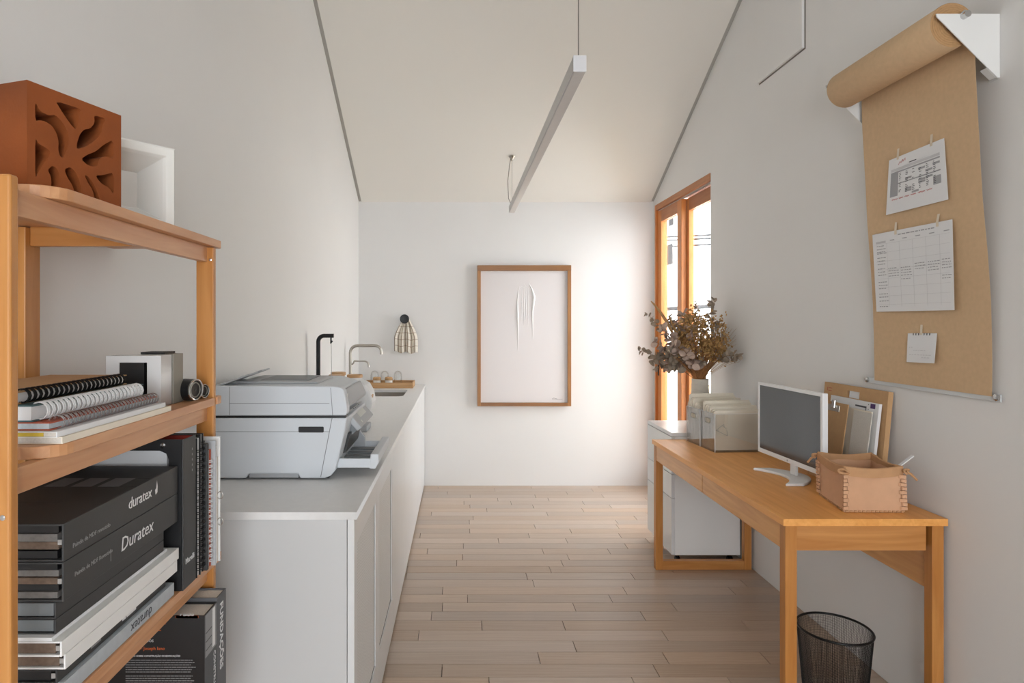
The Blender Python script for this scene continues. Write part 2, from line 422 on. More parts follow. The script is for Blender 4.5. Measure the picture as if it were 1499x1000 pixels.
# ---------------------------------------------------------------- terrace door (window_1)
wd = thing('window_1', 'tall wooden sliding glass door opening to the terrace', 'door', (XR + 0.06, (DY0+DY1)/2, 0), kind='structure')
fx0, fx1 = XR - 0.006, XR + 0.098
MB().box(fx0, fx1, DY1-0.03, DY1, 0, DZ1).build('jamb', M['frame_z'], wd, bevel=0.002)
MB().box(fx0+0.022, fx1, DY0, DY0+0.03, 0, DZ1-0.0502).build('jamb', M['frame_z'], wd, bevel=0.002)
MB().box(fx0, fx1, DY0, DY1-0.03, DZ1-0.05, DZ1).build('head', M['frame_y'], wd, bevel=0.002)
MB().box(fx0+0.02, fx1, DY0+0.03, DY1-0.03, 0, 0.025).build('sill', M['frame_y'], wd)
for z in (0.018, 0.034):
    MB().box(XR + z, XR + z + 0.006, DY0+0.03, DY1-0.03, DZ1-0.056, DZ1-0.05).build('track', M['alu'], wd)
def sash(x0, y0, y1, stile):
    m = MB().box(x0, x0+0.04, y0, y0+stile, 0.03, DZ1-0.06).box(x0, x0+0.04, y1-stile, y1, 0.03, DZ1-0.06)
    s = m.build('sash', M['frame_z'], wd, bevel=0.002)
    MB().box(x0+0.001, x0+0.039, y0+stile, y1-stile, DZ1-0.16, DZ1-0.06).box(x0+0.001, x0+0.039, y0+stile, y1-stile, 0.03, 0.2).build('rail', M['frame_y'], s)
    MB().box(x0+0.017, x0+0.023, y0+stile, y1-stile, 0.2, DZ1-0.16).build('pane', M['pane'], s)
    return s
sB = sash(XR + 0.056, DY0+0.03, 5.040, 0.095)
sA = sash(XR + 0.012, 4.99, DY1-0.03, 0.095)
MB().box(XR + 0.004, XR + 0.0118, 5.54, 5.56, 1.0, 1.16).build('handle', M['blackm'], sA, bevel=0.003)

# ---------------------------------------------------------------- outside
bd = thing('neighbour_building', 'white rendered building across from the terrace door', 'building', (9.0, 24, -4))
MB().box(9.0, 12.0, 12, 44, -4, 16).build('wall', M['facade'], bd)
def fwin(y0, y1, z0, z1):
    f = MB().box(8.96, 9.02, y0, y1, z0, z1).build('window', M['facwin'], bd)
    MB().box(8.93, 8.97, y0-0.1, y1+0.1, z0-0.12, z0).build('window_sill', M['facade'], f)
for (a, b, c, d) in ((977, 989, 398, 443), (975, 988, 317, 340), (975, 1000, 452, 470)):
    pass
for pxa, pxb, pya, pyb in ((978, 985, 359, 387), (980, 986, 312, 330)):
    A = onX(pxa, pya, 9.0); B = onX(pxb, pyb, 9.0); fwin(min(A.y, B.y), max(A.y, B.y), B.z, A.z)
A = onX(977, 428, 9.0); B = onX(1000, 452, 9.0)
MB().box(8.3, 9.0, B.y, A.y + 2, A.z - 0.05, A.z + 0.25).build('balcony_slab', M['facade'], bd)
A = onX(985, 452, 8.6)
MB().box(8.4, 8.8, 14, 40, A.z - 0.06, A.z + 0.06).build('ledge', M['facwin'], bd)
for k, (pyk, lab) in enumerate(((347, 'upper black power cable strung outside the terrace door'), (352, 'second power cable just under the top one outside'), (361, 'lowest power cable strung outside the terrace door'))):
    A = onX(975, pyk, 6.0); B = onX(1040, pyk - 3, 6.0)
    d = (A - B)
    cb = MB().tube([Vector((9.0, B.y - 6, B.z + 0.3)), B - d*1.2, B, A, A + d*1.2, Vector((9.0, A.y + 14, A.z + 0.3))], 0.028, 6).build('power_cable', M['facwin'])
    tag(cb, lab, 'cable')
pw = MB().box(3.4, 3.55, 1.0, 11.0, -0.12, 0.62).build('terrace_wall', M['cream']); tag(pw, 'low cream parapet wall along the terrace outside', 'wall')
tf = MB().box(XR + TR + 0.001, 3.4, 1.0, 11.0, -0.14, -0.02).build('terrace_floor', M['terrace']); tag(tf, 'pale tiled terrace floor outside the glass door', 'floor', kind='structure')

# ================================================================ kitchen counter
CT = 0.910; CFX = -0.302; CY0 = 1.853
cab_y = [1.858, 2.392, 2.950, 3.54, 4.13, 4.72, 5.652]
cab_lab = ['white base cabinet with woven mesh door at the open end of the counter',
           'white base cabinet with woven mesh door beside the plain white doors',
           'plain white base cabinet beside the two mesh doors',
           'plain white base cabinet between the mesh doors and the sink',
           'plain white base cabinet just before the sink',
           'wide plain white base cabinet under the sink by the end wall']
for i in range(6):
    y0, y1 = cab_y[i], cab_y[i+1]
    c = thing('base_cabinet', cab_lab[i], 'cabinet', (-0.6, (y0+y1)/2, 0), group='white cabinets under the counter')
    m = MB()
    m.box(XL+0.002, -0.332, y0, y0+0.018, 0.0, 0.888).box(XL+0.002, -0.332, y1-0.019, y1-0.001, 0.0, 0.888)
    m.box(XL+0.002, -0.332, y0+0.018, y1-0.019, 0.05, 0.068).box(XL+0.002, XL+0.012, y0+0.018, y1-0.019, 0.068, 0.70)
    m.build('body', M['cabside'], c, bevel=0.001)
    MB().box(-0.36, -0.345, y0+0.018, y1-0.019, 0.0, 0.05).build('kickboard', M['kick'], c)
    a, b = y0 + 0.0015, y1 - 0.0025
    dx0, dx1 = -0.330, -0.310
    if i < 2:
        d0, d1, e0, e1 = a + 0.055, b - 0.05, 0.19, 0.80
        m = MB().box(dx0, dx1, a, d0, 0.022, 0.886).box(dx0, dx1, d1, b, 0.022, 0.886).box(dx0, dx1, d0, d1, 0.022, e0).box(dx0, dx1, d0, d1, e1, 0.886)
        d = m.build('door', M['white'], c)
        MB().box(dx0+0.003, dx1-0.006, d0, d1, e0, e1).build('mesh_insert', M['cane'], d)
        g = 0.004
        MB().box(dx0+0.002, dx1-0.005, d1-g, d1-0.0002, e0, e1).box(dx0+0.002, dx1-0.005, d0, d1, e0+0.0002, e0+g).build('insert_shade', M['kick'], d)  # dark strips colour in the shadow of the recessed insert
    else:
        if i == 5:
            mid = (a+b)/2
            MB().box(dx0, dx1, a, mid-0.001, 0.022, 0.886).build('door', M['white'], c, bevel=0.001)
            MB().box(dx0, dx1, mid+0.001, b, 0.022, 0.886).build('door', M['white'], c, bevel=0.001)
        else:
            MB().box(dx0, dx1, a, b, 0.022, 0.886).build('door', M['white'], c, bevel=0.001)
# worktop with a sink cut-out
SX0, SX1, SY0, SY1 = -0.80, -0.425, 4.76, 5.235
wt = thing('worktop', 'long grey worktop running along the left wall over the white cabinets', 'worktop', (-0.6, 3.75, 0.888))
plate([[(XL+0.001, CY0), (CFX, CY0), (CFX, YB-0.001), (XL+0.001, YB-0.001)], rrect(SX0, SX1, SY0, SY1, 0.05)[::-1]], 0.022, (0, 0, CT-0.011), (1, 0, 0), (0, 1, 0), M['worktop'], wt, 'slab')
sk = thing('sink', 'stainless steel sink bowl set into the grey worktop', 'sink', ((SX0+SX1)/2, (SY0+SY1)/2, 0.75))
m = MB()
def ring(x0, x1, y0, y1, r, z): return [Vector((p[0], p[1], z)) for p in rrect(x0, x1, y0, y1, r)]
rs = [ring(SX0-0.012, SX1+0.012, SY0-0.012, SY1+0.012, 0.055, 0.8875), ring(SX0, SX1, SY0, SY1, 0.05, 0.887), ring(SX0+0.004, SX1-0.004, SY0+0.004, SY1-0.004, 0.05, 0.76), ring(SX0+0.03, SX1-0.03, SY0+0.03, SY1-0.03, 0.04, 0.745)]
n = len(rs[0]); v = [p for r_ in rs for p in r_]
m.add(v, [(i*n+k, i*n+(k+1) % n, (i+1)*n+(k+1) % n, (i+1)*n+k) for i in range(3) for k in range(n)] + [[3*n+k for k in range(n)]])
m.build('bowl', M['steel'], sk, smooth=True)
MB().lathe([(0.03, 0.746), (0.03, 0.749), (0.012, 0.7485)], (SX0+SX1)/2, (SY0+SY1)/2, 20).build('drain', M['chrome'], sk, smooth=True)

# steel faucet with a second small spout
fx, fy = -0.862, 4.98
fc = thing('kitchen_faucet', 'brushed steel gooseneck faucet with a second small spout by the sink', 'faucet', (fx, fy, CT))
r = 0.0115
pth = [(fx, fy, CT), (fx, fy, 1.22)] + [(fx + 0.055 - 0.055*math.cos(t), fy, 1.22 + 0.055*math.sin(t) + 0.01) for t in [math.radians(a) for a in range(0, 91, 15)]] + \
      [(fx + 0.2 + 0.045*math.sin(t), fy, 1.285 - 0.045*(1-math.cos(t))) for t in [math.radians(a) for a in range(0, 91, 15)]] + [(fx + 0.246, fy, 1.215)]
MB().tube(pth, r, 12).build('spout', M['steel'], fc, smooth=True)
pth = [(fx, fy, 1.135)] + [(fx + 0.03*math.sin(t), fy, 1.135 + 0.028*(1-math.cos(t))) for t in [math.radians(a) for a in range(15, 91, 15)]] + \
      [(fx + 0.11 + 0.035*math.sin(t), fy, 1.163 - 0.03*(1-math.cos(t))) for t in [math.radians(a) for a in range(0, 91, 15)]] + [(fx + 0.147, fy, 1.115)]
MB().tube(pth, 0.0065, 10).build('filter_spout', M['steel'], fc, smooth=True)
MB().lathe([(0.026, CT), (0.026, CT+0.012), (0.016, CT+0.018)], fx, fy, 20).build('base', M['steel'], fc, smooth=True)
# black water tap
bx, by = -0.842, 3.76
bt = thing('black_tap', 'black column water tap with chained spout standing behind the printer', 'faucet', (bx, by, CT))
pth = [(bx, by, CT), (bx, by, 1.355)] + [(bx + 0.035*(1-math.cos(t)), by, 1.355 + 0.035*math.sin(t)) for t in [math.radians(a) for a in range(15, 91, 15)]] + [(bx + 0.092, by, 1.39)]
MB().tube(pth, 0.0125, 14).build('column', M['blackm'], bt, smooth=True)
MB().lathe([(0.03, CT), (0.03, CT+0.01), (0.02, CT+0.016)], bx, by, 20).build('base', M['blackm'], bt, smooth=True)
MB().box(bx+0.072, bx+0.08, by-0.005, by+0.005, 1.345, 1.38).obox((bx+0.079, by, 1.352), (0.006, 0, 0.008), (0, 0.004, 0), (0.003, 0, -0.002)).build('nozzle', M['blackm'], bt)
MB().tube([(bx+0.077, by, 1.35), (bx+0.079, by, 1.20), (bx+0.08, by, 1.02)], 0.0018, 6).build('chain', M['chrome'], bt)

# ---------------------------------------------------------------- printer
pr = thing('multifunction_printer', 'large light grey office printer with raised control panel on the worktop', 'printer', (-0.64, 2.44, CT))
Y0, Y1 = 2.23, 2.67
def q(px, py): p = P(px, py, Y0); return (p.x, p.z)
xb = -0.885
z0 = CT + 0.006
# lower body profile
low = [(xb, z0)] + [q(360, 701)] + [q(363, 694), q(436, 694), q(439, 701)] + [q(475, 701), q(484, 697), q(490, 690), q(497, 664), q(504, 634), q(508, 612)]
lw_ = [(x, max(z, z0)) for x, z in low] + [(xb, q(508, 612)[1])]
MB().prism(lw_, 'y', Y0, Y1).build('body', M['printer'], pr, bevel=0.006, seg=3)
# recessed front opening insert (dark) + side details
a = q(437, 625); b = q(474, 632)
MB().prism(rrect(a[0], b[0], b[1]-0.003, a[1]+0.001, 0.004), 'y', Y0-0.0012, Y0+0.004).build('side_grip', M['black'], pr)
s1 = q(317, 631); s2 = q(482, 632)
MB().box(xb+0.01, s2[0], Y0-0.0006, Y0+0.002, s2[1]-0.0008, s2[1]+0.0008).build('side_seam', M['printer3'], pr)
A = q(486, 611); B = q(469.5, 700)
MB().prism([(A[0]-0.0012, A[1]-0.003), (A[0]+0.0012, A[1]-0.003), (B[0]+0.0012, B[1]+0.004), (B[0]-0.0012, B[1]+0.004)], 'y', Y0-0.0006, Y0+0.002).build('front_seam', M['printer3'], pr)
a = q(362, 693); b = q(437, 702)
MB().box(a[0]+0.003, b[0]-0.003, Y0+0.012, Y0+0.02, z0, a[1]).build('grip_recess', M['printer2'], pr)
for fx_, fy_ in ((-0.86, Y0+0.04), (-0.48, Y0+0.04), (-0.86, Y1-0.04), (-0.48, Y1-0.04)):
    MB().lathe([(0.012, CT+0.0003), (0.012, CT+0.008)], fx_, fy_, 12).build('foot', M['black'], pr)
# dark gap between body and scanner
zg0 = q(508, 612)[1]; zg1 = q(508, 608.8)[1]
MB().box(xb+0.004, -0.403, Y0+0.004, Y0+0.046, zg0-0.002, zg1+0.002).box(xb+0.004, -0.446, Y0+0.047, Y1-0.004, zg0-0.002, zg1+0.002).build('hinge_gap', M['black'], pr)
# scanner unit
ztop = q(400, 565)[1]
scn = [(xb, zg1), q(506, 608.6), q(508.5, 604), q(508, 596), q(503.5, 572), q(499, 567.5), q(486, 565.5), (-0.80, ztop), (xb, ztop)]
sc = MB().prism(scn, 'y', Y0, Y0+0.05).build('scanner_end', M['printer'], pr, bevel=0.005, seg=3)
scm = [(xb, zg1), (-0.445, zg1), (-0.445, 1.160), (-0.408, 1.160), (-0.432, 1.226), (-0.50, ztop), (xb, ztop)]
MB().prism(scm, 'y', Y0+0.0502, Y1).build('scanner_unit', M['printer'], pr, bevel=0.005, seg=3)
A = q(336, 565)
MB().box(A[0]-0.0008, A[0]+0.0008, Y0-0.0006, Y0+0.002, zg1+0.002, ztop-0.004).build('seam', M['printer3'], sc)
B = q(400, 590.5)
MB().box(A[0], -0.46, Y0-0.0006, Y0+0.002, B[1]-0.0007, B[1]+0.0007).build('seam', M['printer3'], sc)
A = q(484, 567); B = q(487, 609)
MB().prism([(A[0]-0.0009, A[1]-0.002), (A[0]+0.0009, A[1]-0.002), (B[0]+0.0009, B[1]+0.002), (B[0]-0.0009, B[1]+0.002)], 'y', Y0-0.0006, Y0+0.002).build('seam', M['printer3'], sc)
# sloping front brow and badge
br = [(-0.428, 1.222), (-0.418, 1.224), (-0.394, 1.172), (-0.398, 1.161), (-0.407, 1.161)]
MB().prism(br, 'y', Y0+0.056, Y1-0.004).build('scanner_front', M['printer2'], pr, bevel=0.004)
MB().obox((-0.4030, Y0+0.035, 1.205), (0.0004, 0, 0), (0, 0.008, 0), (0.001, 0, 0.008)).build('badge', M['whitemat'], pr)
# document feeder lid and slanted paper guides
adf = [(-0.84, ztop), (-0.515, ztop), (-0.52, ztop+0.008), (-0.80, ztop+0.010)]
MB().prism(adf, 'y', Y0+0.07, Y1-0.09).build('feeder_lid', M['printer2'], pr, bevel=0.004)
MB().box(-0.74, -0.56, Y0+0.11, Y1-0.12, ztop+0.006, ztop+0.0112).build('feeder_slot', M['printer3'], pr)
for k, (yy, dz) in enumerate(((Y0+0.012, 0.0), (Y0+0.16, 0.004))):
    m = MB().obox((-0.825, yy + 0.06, ztop + 0.012 + dz), (0.072, 0, 0.026), (0, 0.05, 0), (-0.001, 0, 0.0025))
    m.build('paper_guide', M['printer2'], pr, bevel=0.001)
# control panel
p0, p1 = Vector((-0.418, 0, 1.137)), Vector((-0.364, 0, 1.077))
uu = (p1 - p0); nn = Vector((-uu.z, 0, uu.x)).normalized()
if nn.x < 0: nn = -nn
def cp(u, yv, h): q_ = p0 + u*uu + h*nn; return Vector((q_.x, yv, q_.z))
def cbox(u0, u1, y0, y1, h0, h1):
    m = MB(); v = [cp(u, y_, h) for h in (h0, h1) for y_ in (y0, y1) for u in (u0, u1)]
    return m.add(v, [(0,2,3,1),(4,5,7,6),(0,1,5,4),(2,6,7,3),(0,4,6,2),(1,3,7,5)])
pn = cbox(0, 1, 2.35, 2.68, -0.022, 0).build('control_panel', M['printer2'], pr, bevel=0.004)
cbox(0.3, 0.62, 2.45, 2.60, 0, 0.001).build('display', M['lcd'], pn)
cbox(0.22, 0.3, 2.44, 2.61, 0, 0.0014).build('display_bezel', M['black'], pn)
for k in range(4): cbox(0.06, 0.18, 2.46+k*0.04, 2.466+k*0.04, 0, 0.0014).build('button', M['printer3'], pn)
cbox(0.72, 0.86, 2.41, 2.43, 0, 0.0014).build('button', M['lcd'], pn)
MB().prism([(-0.418, 1.12), (-0.375, 1.073), (-0.40, 1.05), (-0.43, 1.04)], 'y', 2.36, 2.67).build('panel_arm', M['printer3'], pr)
MB().prism([(-0.44, 1.06), (-0.402, 1.06), (-0.418, 0.99), (-0.45, 0.98)], 'y', 2.32, 2.60).build('output_opening', M['black'], pr)
# output tray
tx0, tx1, ty0, ty1, tz0, tz1 = -0.455, -0.290, 2.268, 2.62, 0.945, 0.990
tr = MB().box(tx0, tx1-0.03, ty0, ty0+0.012, tz0, tz1-0.012).box(tx0, tx1-0.03, ty1-0.012, ty1, tz0, tz1-0.012).box(tx0, tx1-0.03, ty0+0.012, ty1-0.012, tz0, tz0+0.01)
trm = tr.build('output_tray', M['printer'], pr, bevel=0.002)
MB().prism([(tx1-0.034, tz0-0.004), (tx1-0.012, tz0-0.004), (tx1, tz0+0.02), (tx1, tz1+0.004), (tx1-0.03, tz1+0.004)], 'y', ty0, ty1).build('tray_front', M['printer'], trm, bevel=0.003)
for k in range(4): MB().box(tx0+0.005, tx1-0.036, ty0+0.05+k*0.07, ty0+0.085+k*0.07, tz0+0.0102, tz0+0.016).build('tray_rib', M['printer3'], trm)
MB().lathe([(0.008, 0), (0.008, 0.004), (0.004, 0.004)], n=16, axis=(-1, 0, 0), origin=(tx1-0.0345, 2.5, 0.975)).build('tray_catch', M['printer3'], trm)
MB().prism([(-0.45, 1.045), (-0.43, 1.045), (-0.39, 0.995), (-0.39, 0.957), (-0.45, 0.957)], 'y', 2.60, 2.618).build('tray_cheek', M['printer2'], pr)

# ---------------------------------------------------------------- white appliance behind the printer
cm = thing('coffee_machine', 'rounded white coffee machine on the worktop behind the printer', 'appliance', (-0.62, 3.28, CT))
hd = [(-0.78, 1.0), (-0.49, 1.0), (-0.452, 1.015), (-0.443, 1.06), (-0.452, 1.11), (-0.475, 1.15), (-0.52, 1.175), (-0.78, 1.165)]
MB().prism(hd, 'y', 3.2, 3.36).build('head', M['white'], cm, bevel=0.012, seg=3)
MB().box(-0.78, -0.60, 3.21, 3.35, CT+0.001, 1.005).build('column', M['white'], cm, bevel=0.006)
MB().box(-0.78, -0.47, 3.205, 3.355, CT+0.0008, CT+0.03).build('drip_base', M['printer2'], cm, bevel=0.004)
MB().obox((-0.4495, 3.25, 1.085), (0.003, 0, -0.001), (0, 0.02, 0), (0.002, 0, 0.012)).build('spout_plate', M['lidwood'], cm)
# ---------------------------------------------------------------- jars with wooden lids
def jar(x, y, r, h, lab):
    t = thing('storage_jar', lab, 'jar', (x, y, CT), group='glass jars with wooden lids')
    MB().lathe([(r*0.94, CT+0.001), (r, CT+0.008), (r, CT+h-0.03), (r*0.9, CT+h-0.02), (r*0.9, CT+h-0.006)], x, y, 28, True, False).build('glass_body', M['glass'], t, smooth=True)
    MB().lathe([(r*0.88, CT+0.006), (r*0.9, CT+h*0.62), (r*0.85, CT+h*0.68), (0.001, CT+h*0.69)], x, y, 24).build('contents', M['whitemat'], t, smooth=True)
    MB().lathe([(r*0.86, CT+h-0.016), (r*0.9, CT+h-0.006), (r*1.05, CT+h-0.004), (r*1.05, CT+h+0.012), (r*0.98, CT+h+0.015)], x, y, 28).build('lid', M['lidwood'], t, smooth=True)
jar(-0.778, 4.05, 0.046, 0.225, 'glass jar with wooden lid, tallest of the three behind the printer')
jar(-0.752, 3.84, 0.042, 0.226, 'glass jar with wooden lid closest to the black tap')
jar(-0.700, 4.22, 0.050, 0.195, 'glass jar with wooden lid nearest the sink and steel faucet')
# ---------------------------------------------------------------- tray with domes and pots
ty = thing('serving_tray', 'light wooden serving tray beyond the sink', 'tray', (-0.6, 5.45, CT))
a0, a1, b0, b1 = -0.83, -0.392, 5.335, 5.60
MB().box(a0, a1, b0, b1, CT+0.001, CT+0.011).build('tray_base', M['lidwood'], ty)
for s_ in ((a0, a1, b0, b0+0.012), (a0, a1, b1-0.012, b1), (a0, a0+0.012, b0+0.012, b1-0.012), (a1-0.012, a1, b0+0.012, b1-0.012)):
    MB().box(s_[0], s_[1], s_[2], s_[3], CT+0.0112, CT+0.046).build('tray_side', M['lidwood'], ty, bevel=0.002)
for k, (x, yy) in enumerate(((-0.745, 5.545), (-0.655, 5.54), (-0.540, 5.54))):
    zb = CT + 0.0115; r = 0.036; hh = 0.125
    pf = [(r*0.98, zb), (r, zb+0.01), (r, zb+hh-0.04)] + [(r*math.cos(t), zb+hh-0.04+0.038*math.sin(t)) for t in [math.radians(a) for a in (25, 45, 60, 75, 86)]]
    g = MB().lathe(pf, x, yy, 28, False, True).build('upturned_glass', M['glass'], smooth=True)
    tag(g, ['upturned clear glass at the faucet end of the wooden tray', 'upturned clear glass between two others on the wooden tray', 'upturned clear glass at the open end of the wooden tray'][k], 'glass', 'upturned glasses on the tray')
for k, (x, yy) in enumerate(((-0.708, 5.42), (-0.606, 5.42))):
    zb = CT + 0.0115
    t = thing('spice_pot', ['small white pot with cork lid closer to the faucet', 'small white pot with cork lid further from the faucet'][k], 'pot', (x, yy, zb), group='cork lidded pots on the tray')
    MB().lathe([(0.030, zb), (0.033, zb+0.004), (0.033, zb+0.05)], x, yy, 24).build('pot_body', M['ceramic'], t, smooth=True)
    MB().lathe([(0.032, zb+0.0502), (0.034, zb+0.056), (0.034, zb+0.07), (0.028, zb+0.077)], x, yy, 24).build('cork_lid', M['cork'], t, smooth=True)

# ---------------------------------------------------------------- wall hook and towel
hk = thing('wall_hook', 'round black wall hook holding the checked towel', 'hook', P(593, 467, YB))
c0 = P(593, 467, YB)
MB().lathe([(0.012, 0), (0.012, 0.05)], n=16, axis=(0, -1, 0), origin=(c0.x, YB-0.0005, c0.z)).build('stem', M['blackm'], hk, smooth=True)
MB().lathe([(0.03, 0.05), (0.041, 0.053), (0.041, 0.064), (0.036, 0.068), (0.008, 0.0665)], n=32, axis=(0, -1, 0), origin=(c0.x, YB, c0.z)).build('disc', M['blackm'], hk, smooth=True)
nu, nv = 44, 16
me = bpy.data.meshes.new('towel'); vv = []; ff = []; uvs = []
for j in range(nv+1):
    t = j/nv
    for i in range(nu+1):
        u = i/nu
        half = 0.018 + 0.084*min(1, t*1.9)**0.7
        x = c0.x + 0.012 + (u*2-1)*half
        yy = YB - 0.030 - 0.020*math.sin(u*math.pi*7 + 0.6)*(0.5+0.5*t) - 0.005*math.sin(u*31+t*3)
        zz = c0.z - 0.005 - t*(0.29 - 0.008*math.sin(u*14+1) + 0.012*u)
        if j == 0: zz = c0.z + 0.012
        vv.append((x - c0.x, yy - YB, zz - c0.z)); uvs.append((u, t))
for j in range(nv):
    for i in range(nu):
        k = j*(nu+1)+i; ff.append((k, k+1, k+nu+2, k+nu+1))
me.from_pydata(vv, [], ff); me.update()
uvl = me.uv_layers.new(name='UVMap')
for lp in me.loops: uvl.data[lp.index].uv = uvs[lp.vertex_index]
for p in me.polygons: p.use_smooth = True
me.materials.append(M['plaid'])
tw = bpy.data.objects.new('towel', me); C.objects.link(tw); tw.location = (c0.x, YB, c0.z)
sm = tw.modifiers.new('thick', 'SOLIDIFY'); sm.thickness = 0.003
tag(tw, 'cream checked towel hanging from the black wall hook', 'towel')

# ---------------------------------------------------------------- picture on the end wall
pa = thing('framed_artwork', 'tall wooden framed white relief artwork on the end wall', 'picture', (0.587, YB, 0.7135))
fx0, fx1, fz0, fz1 = 0.164, 1.000, 0.722, 1.980
fy0, fy1 = YB-0.055, YB-0.002; fw = 0.030
MB().box(fx0, fx0+fw, fy0, fy1, fz0, fz1-0.05).build('frame_side', M['picframe_z'], pa, bevel=0.001)
MB().box(fx1-fw, fx1, fy0, fy1, fz0, fz1-0.05).build('frame_side', M['picframe_z'], pa, bevel=0.001)
MB().box(fx0, fx1, fy0-0.002, fy1, fz1-0.05, fz1).build('frame_top', M['picframe_x'], pa, bevel=0.001)
MB().box(fx0+fw, fx1-fw, fy0, fy1, fz0, fz0+fw).build('frame_bottom', M['picframe_x'], pa, bevel=0.001)
cv = MB().box(fx0+fw, fx1-fw, YB-0.03, YB-0.01, fz0+fw, fz1-0.05).build('canvas', mat('canvas_white', rgb(224, 218, 216), 0.8, bump=0.05, bscale=120), pa)
yc = YB-0.0302
def stroke(pts, ra, parent):
    q3 = [P(a, b, yc) for a, b in pts]; q3 = [Vector((p.x, yc, p.z)) for p in q3]
    return MB().tube(q3, ra, 8).build('relief_stroke', M['whitemat'], parent, smooth=True)
def sp(x, y): return (680 + x*0.24, 370 + y*0.24)
stroke([sp(*p) for p in ((395, 190), (412, 225), (424, 270), (420, 310), (414, 360), (415, 430), (417, 525))], [0.002, 0.008, 0.013, 0.011, 0.007, 0.004, 0.001], cv)
stroke([sp(*p) for p in ((335, 205), (328, 240), (322, 300), (324, 370), (326, 450), (326, 530), (325, 600))], [0.001, 0.003, 0.006, 0.010, 0.006, 0.003, 0.001], cv)
stroke([sp(*p) for p in ((338, 212), (350, 206), (362, 214), (372, 204), (384, 212))], 0.0012, cv)
stroke([sp(364, 188), sp(370, 200)], [0.0006, 0.002], cv)
for k, xx in enumerate((348, 362, 374, 388)):
    stroke([sp(xx, 215), sp(xx+1, 320), sp(xx, 430+20*(k % 2))], [0.001, 0.003, 0.0005], cv)
m = MB()
g = [sp(*p) for p in ((535, 892), (545, 886), (552, 889), (560, 890), (566, 894))]
m.tube([Vector((P(a, b, yc).x, yc, P(a, b, yc).z)) for a, b in g], 0.0014, 6)
g = [sp(535, 893), sp(575, 894), sp(598, 893)]
m.tube([Vector((P(a, b, yc).x, yc, P(a, b, yc).z)) for a, b in g], 0.0009, 6)
m.build('signature', M['ink'], cv)

# ---------------------------------------------------------------- linear pendant lamp
lx, ly0, ly1 = 0.432, 2.25, 5.15
lz0, lz1 = 2.366, 2.424
lp = thing('pendant_lamp', 'long thin aluminium linear pendant lamp hung under the sloping ceiling', 'lamp', (lx, 3.63, lz0))
MB().box(lx-0.023, lx+0.023, ly0, ly1, lz0+0.004, lz1).build('profile', M['alu'], lp, bevel=0.001)
MB().box(lx-0.019, lx+0.019, ly0+0.004, ly1-0.004, lz0, lz0+0.0045).build('diffuser', M['diffuser'], lp)
MB().box(lx-0.0235, lx+0.0235, ly0-0.004, ly0-0.0003, lz0, lz1+0.001).build('end_cap', mat('lamp_cap', rgb(214, 214, 216), 0.5), lp, bevel=0.0008)
for k, yy in enumerate((2.275, 5.13)):
    zc = ceil_z(yy)
    MB().tube([(lx, yy, lz1), (lx, yy, zc-0.015)], 0.0022 if k == 0 else 0.0014, 6).build('suspension_wire', M['wire'], lp)
    MB().lathe([(0.006, zc-0.035), (0.012, zc-0.02), (0.03, zc+0.004)], lx, yy, 16).build('ceiling_cap', M['steel'], lp, smooth=True)
zc = ceil_z(5.13)
MB().tube([(lx-0.002, 5.14, lz1), (lx-0.028, 5.135, lz1+0.06), (lx-0.034, 5.13, lz1+0.2), (lx-0.02, 5.13, lz1+0.33), (lx-0.01, 5.13, zc-0.012)], 0.003, 6).build('power_cord', M['wire'], lp, smooth=True)

# ================================================================ bookshelf on the left
SH = [1.681, 1.280, 0.875, 0.470, 0.10]
A_ = 0.62
bs = thing('bookshelf', 'honey wood open bookshelf against the left wall beside the counter', 'shelf', (-0.75, 1.25, 0))
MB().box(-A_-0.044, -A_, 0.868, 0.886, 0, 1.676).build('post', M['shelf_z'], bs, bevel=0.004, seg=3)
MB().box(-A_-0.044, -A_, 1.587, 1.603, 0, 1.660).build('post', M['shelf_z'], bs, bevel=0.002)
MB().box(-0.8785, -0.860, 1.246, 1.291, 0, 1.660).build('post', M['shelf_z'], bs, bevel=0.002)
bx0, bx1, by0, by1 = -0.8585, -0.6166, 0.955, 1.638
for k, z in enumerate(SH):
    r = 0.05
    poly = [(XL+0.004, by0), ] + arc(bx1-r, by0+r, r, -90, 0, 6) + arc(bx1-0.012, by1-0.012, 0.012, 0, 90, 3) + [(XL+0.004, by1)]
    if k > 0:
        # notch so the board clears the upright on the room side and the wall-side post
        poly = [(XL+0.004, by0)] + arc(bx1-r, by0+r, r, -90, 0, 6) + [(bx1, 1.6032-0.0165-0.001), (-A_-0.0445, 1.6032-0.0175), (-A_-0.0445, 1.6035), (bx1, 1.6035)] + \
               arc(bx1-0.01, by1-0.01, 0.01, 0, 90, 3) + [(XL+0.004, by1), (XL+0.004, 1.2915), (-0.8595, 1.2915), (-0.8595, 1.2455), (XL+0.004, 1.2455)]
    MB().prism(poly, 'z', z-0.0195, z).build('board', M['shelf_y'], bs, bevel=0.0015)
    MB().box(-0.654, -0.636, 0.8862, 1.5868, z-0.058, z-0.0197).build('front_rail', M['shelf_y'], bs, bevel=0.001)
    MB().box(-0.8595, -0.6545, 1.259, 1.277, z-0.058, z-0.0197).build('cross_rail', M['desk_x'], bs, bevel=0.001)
MB().lathe([(0.004, 0), (0.004, 0.001), (0.002, 0.0016)], n=10, axis=(0, -1, 0), origin=(-A_-0.01, 0.868, 1.20)).build('screw', M['chrome'], bs)
MB().lathe([(0.004, 0), (0.004, 0.001), (0.002, 0.0016)], n=10, axis=(0, -1, 0), origin=(-A_-0.008, 1.587, 1.628)).build('screw', M['chrome'], bs)

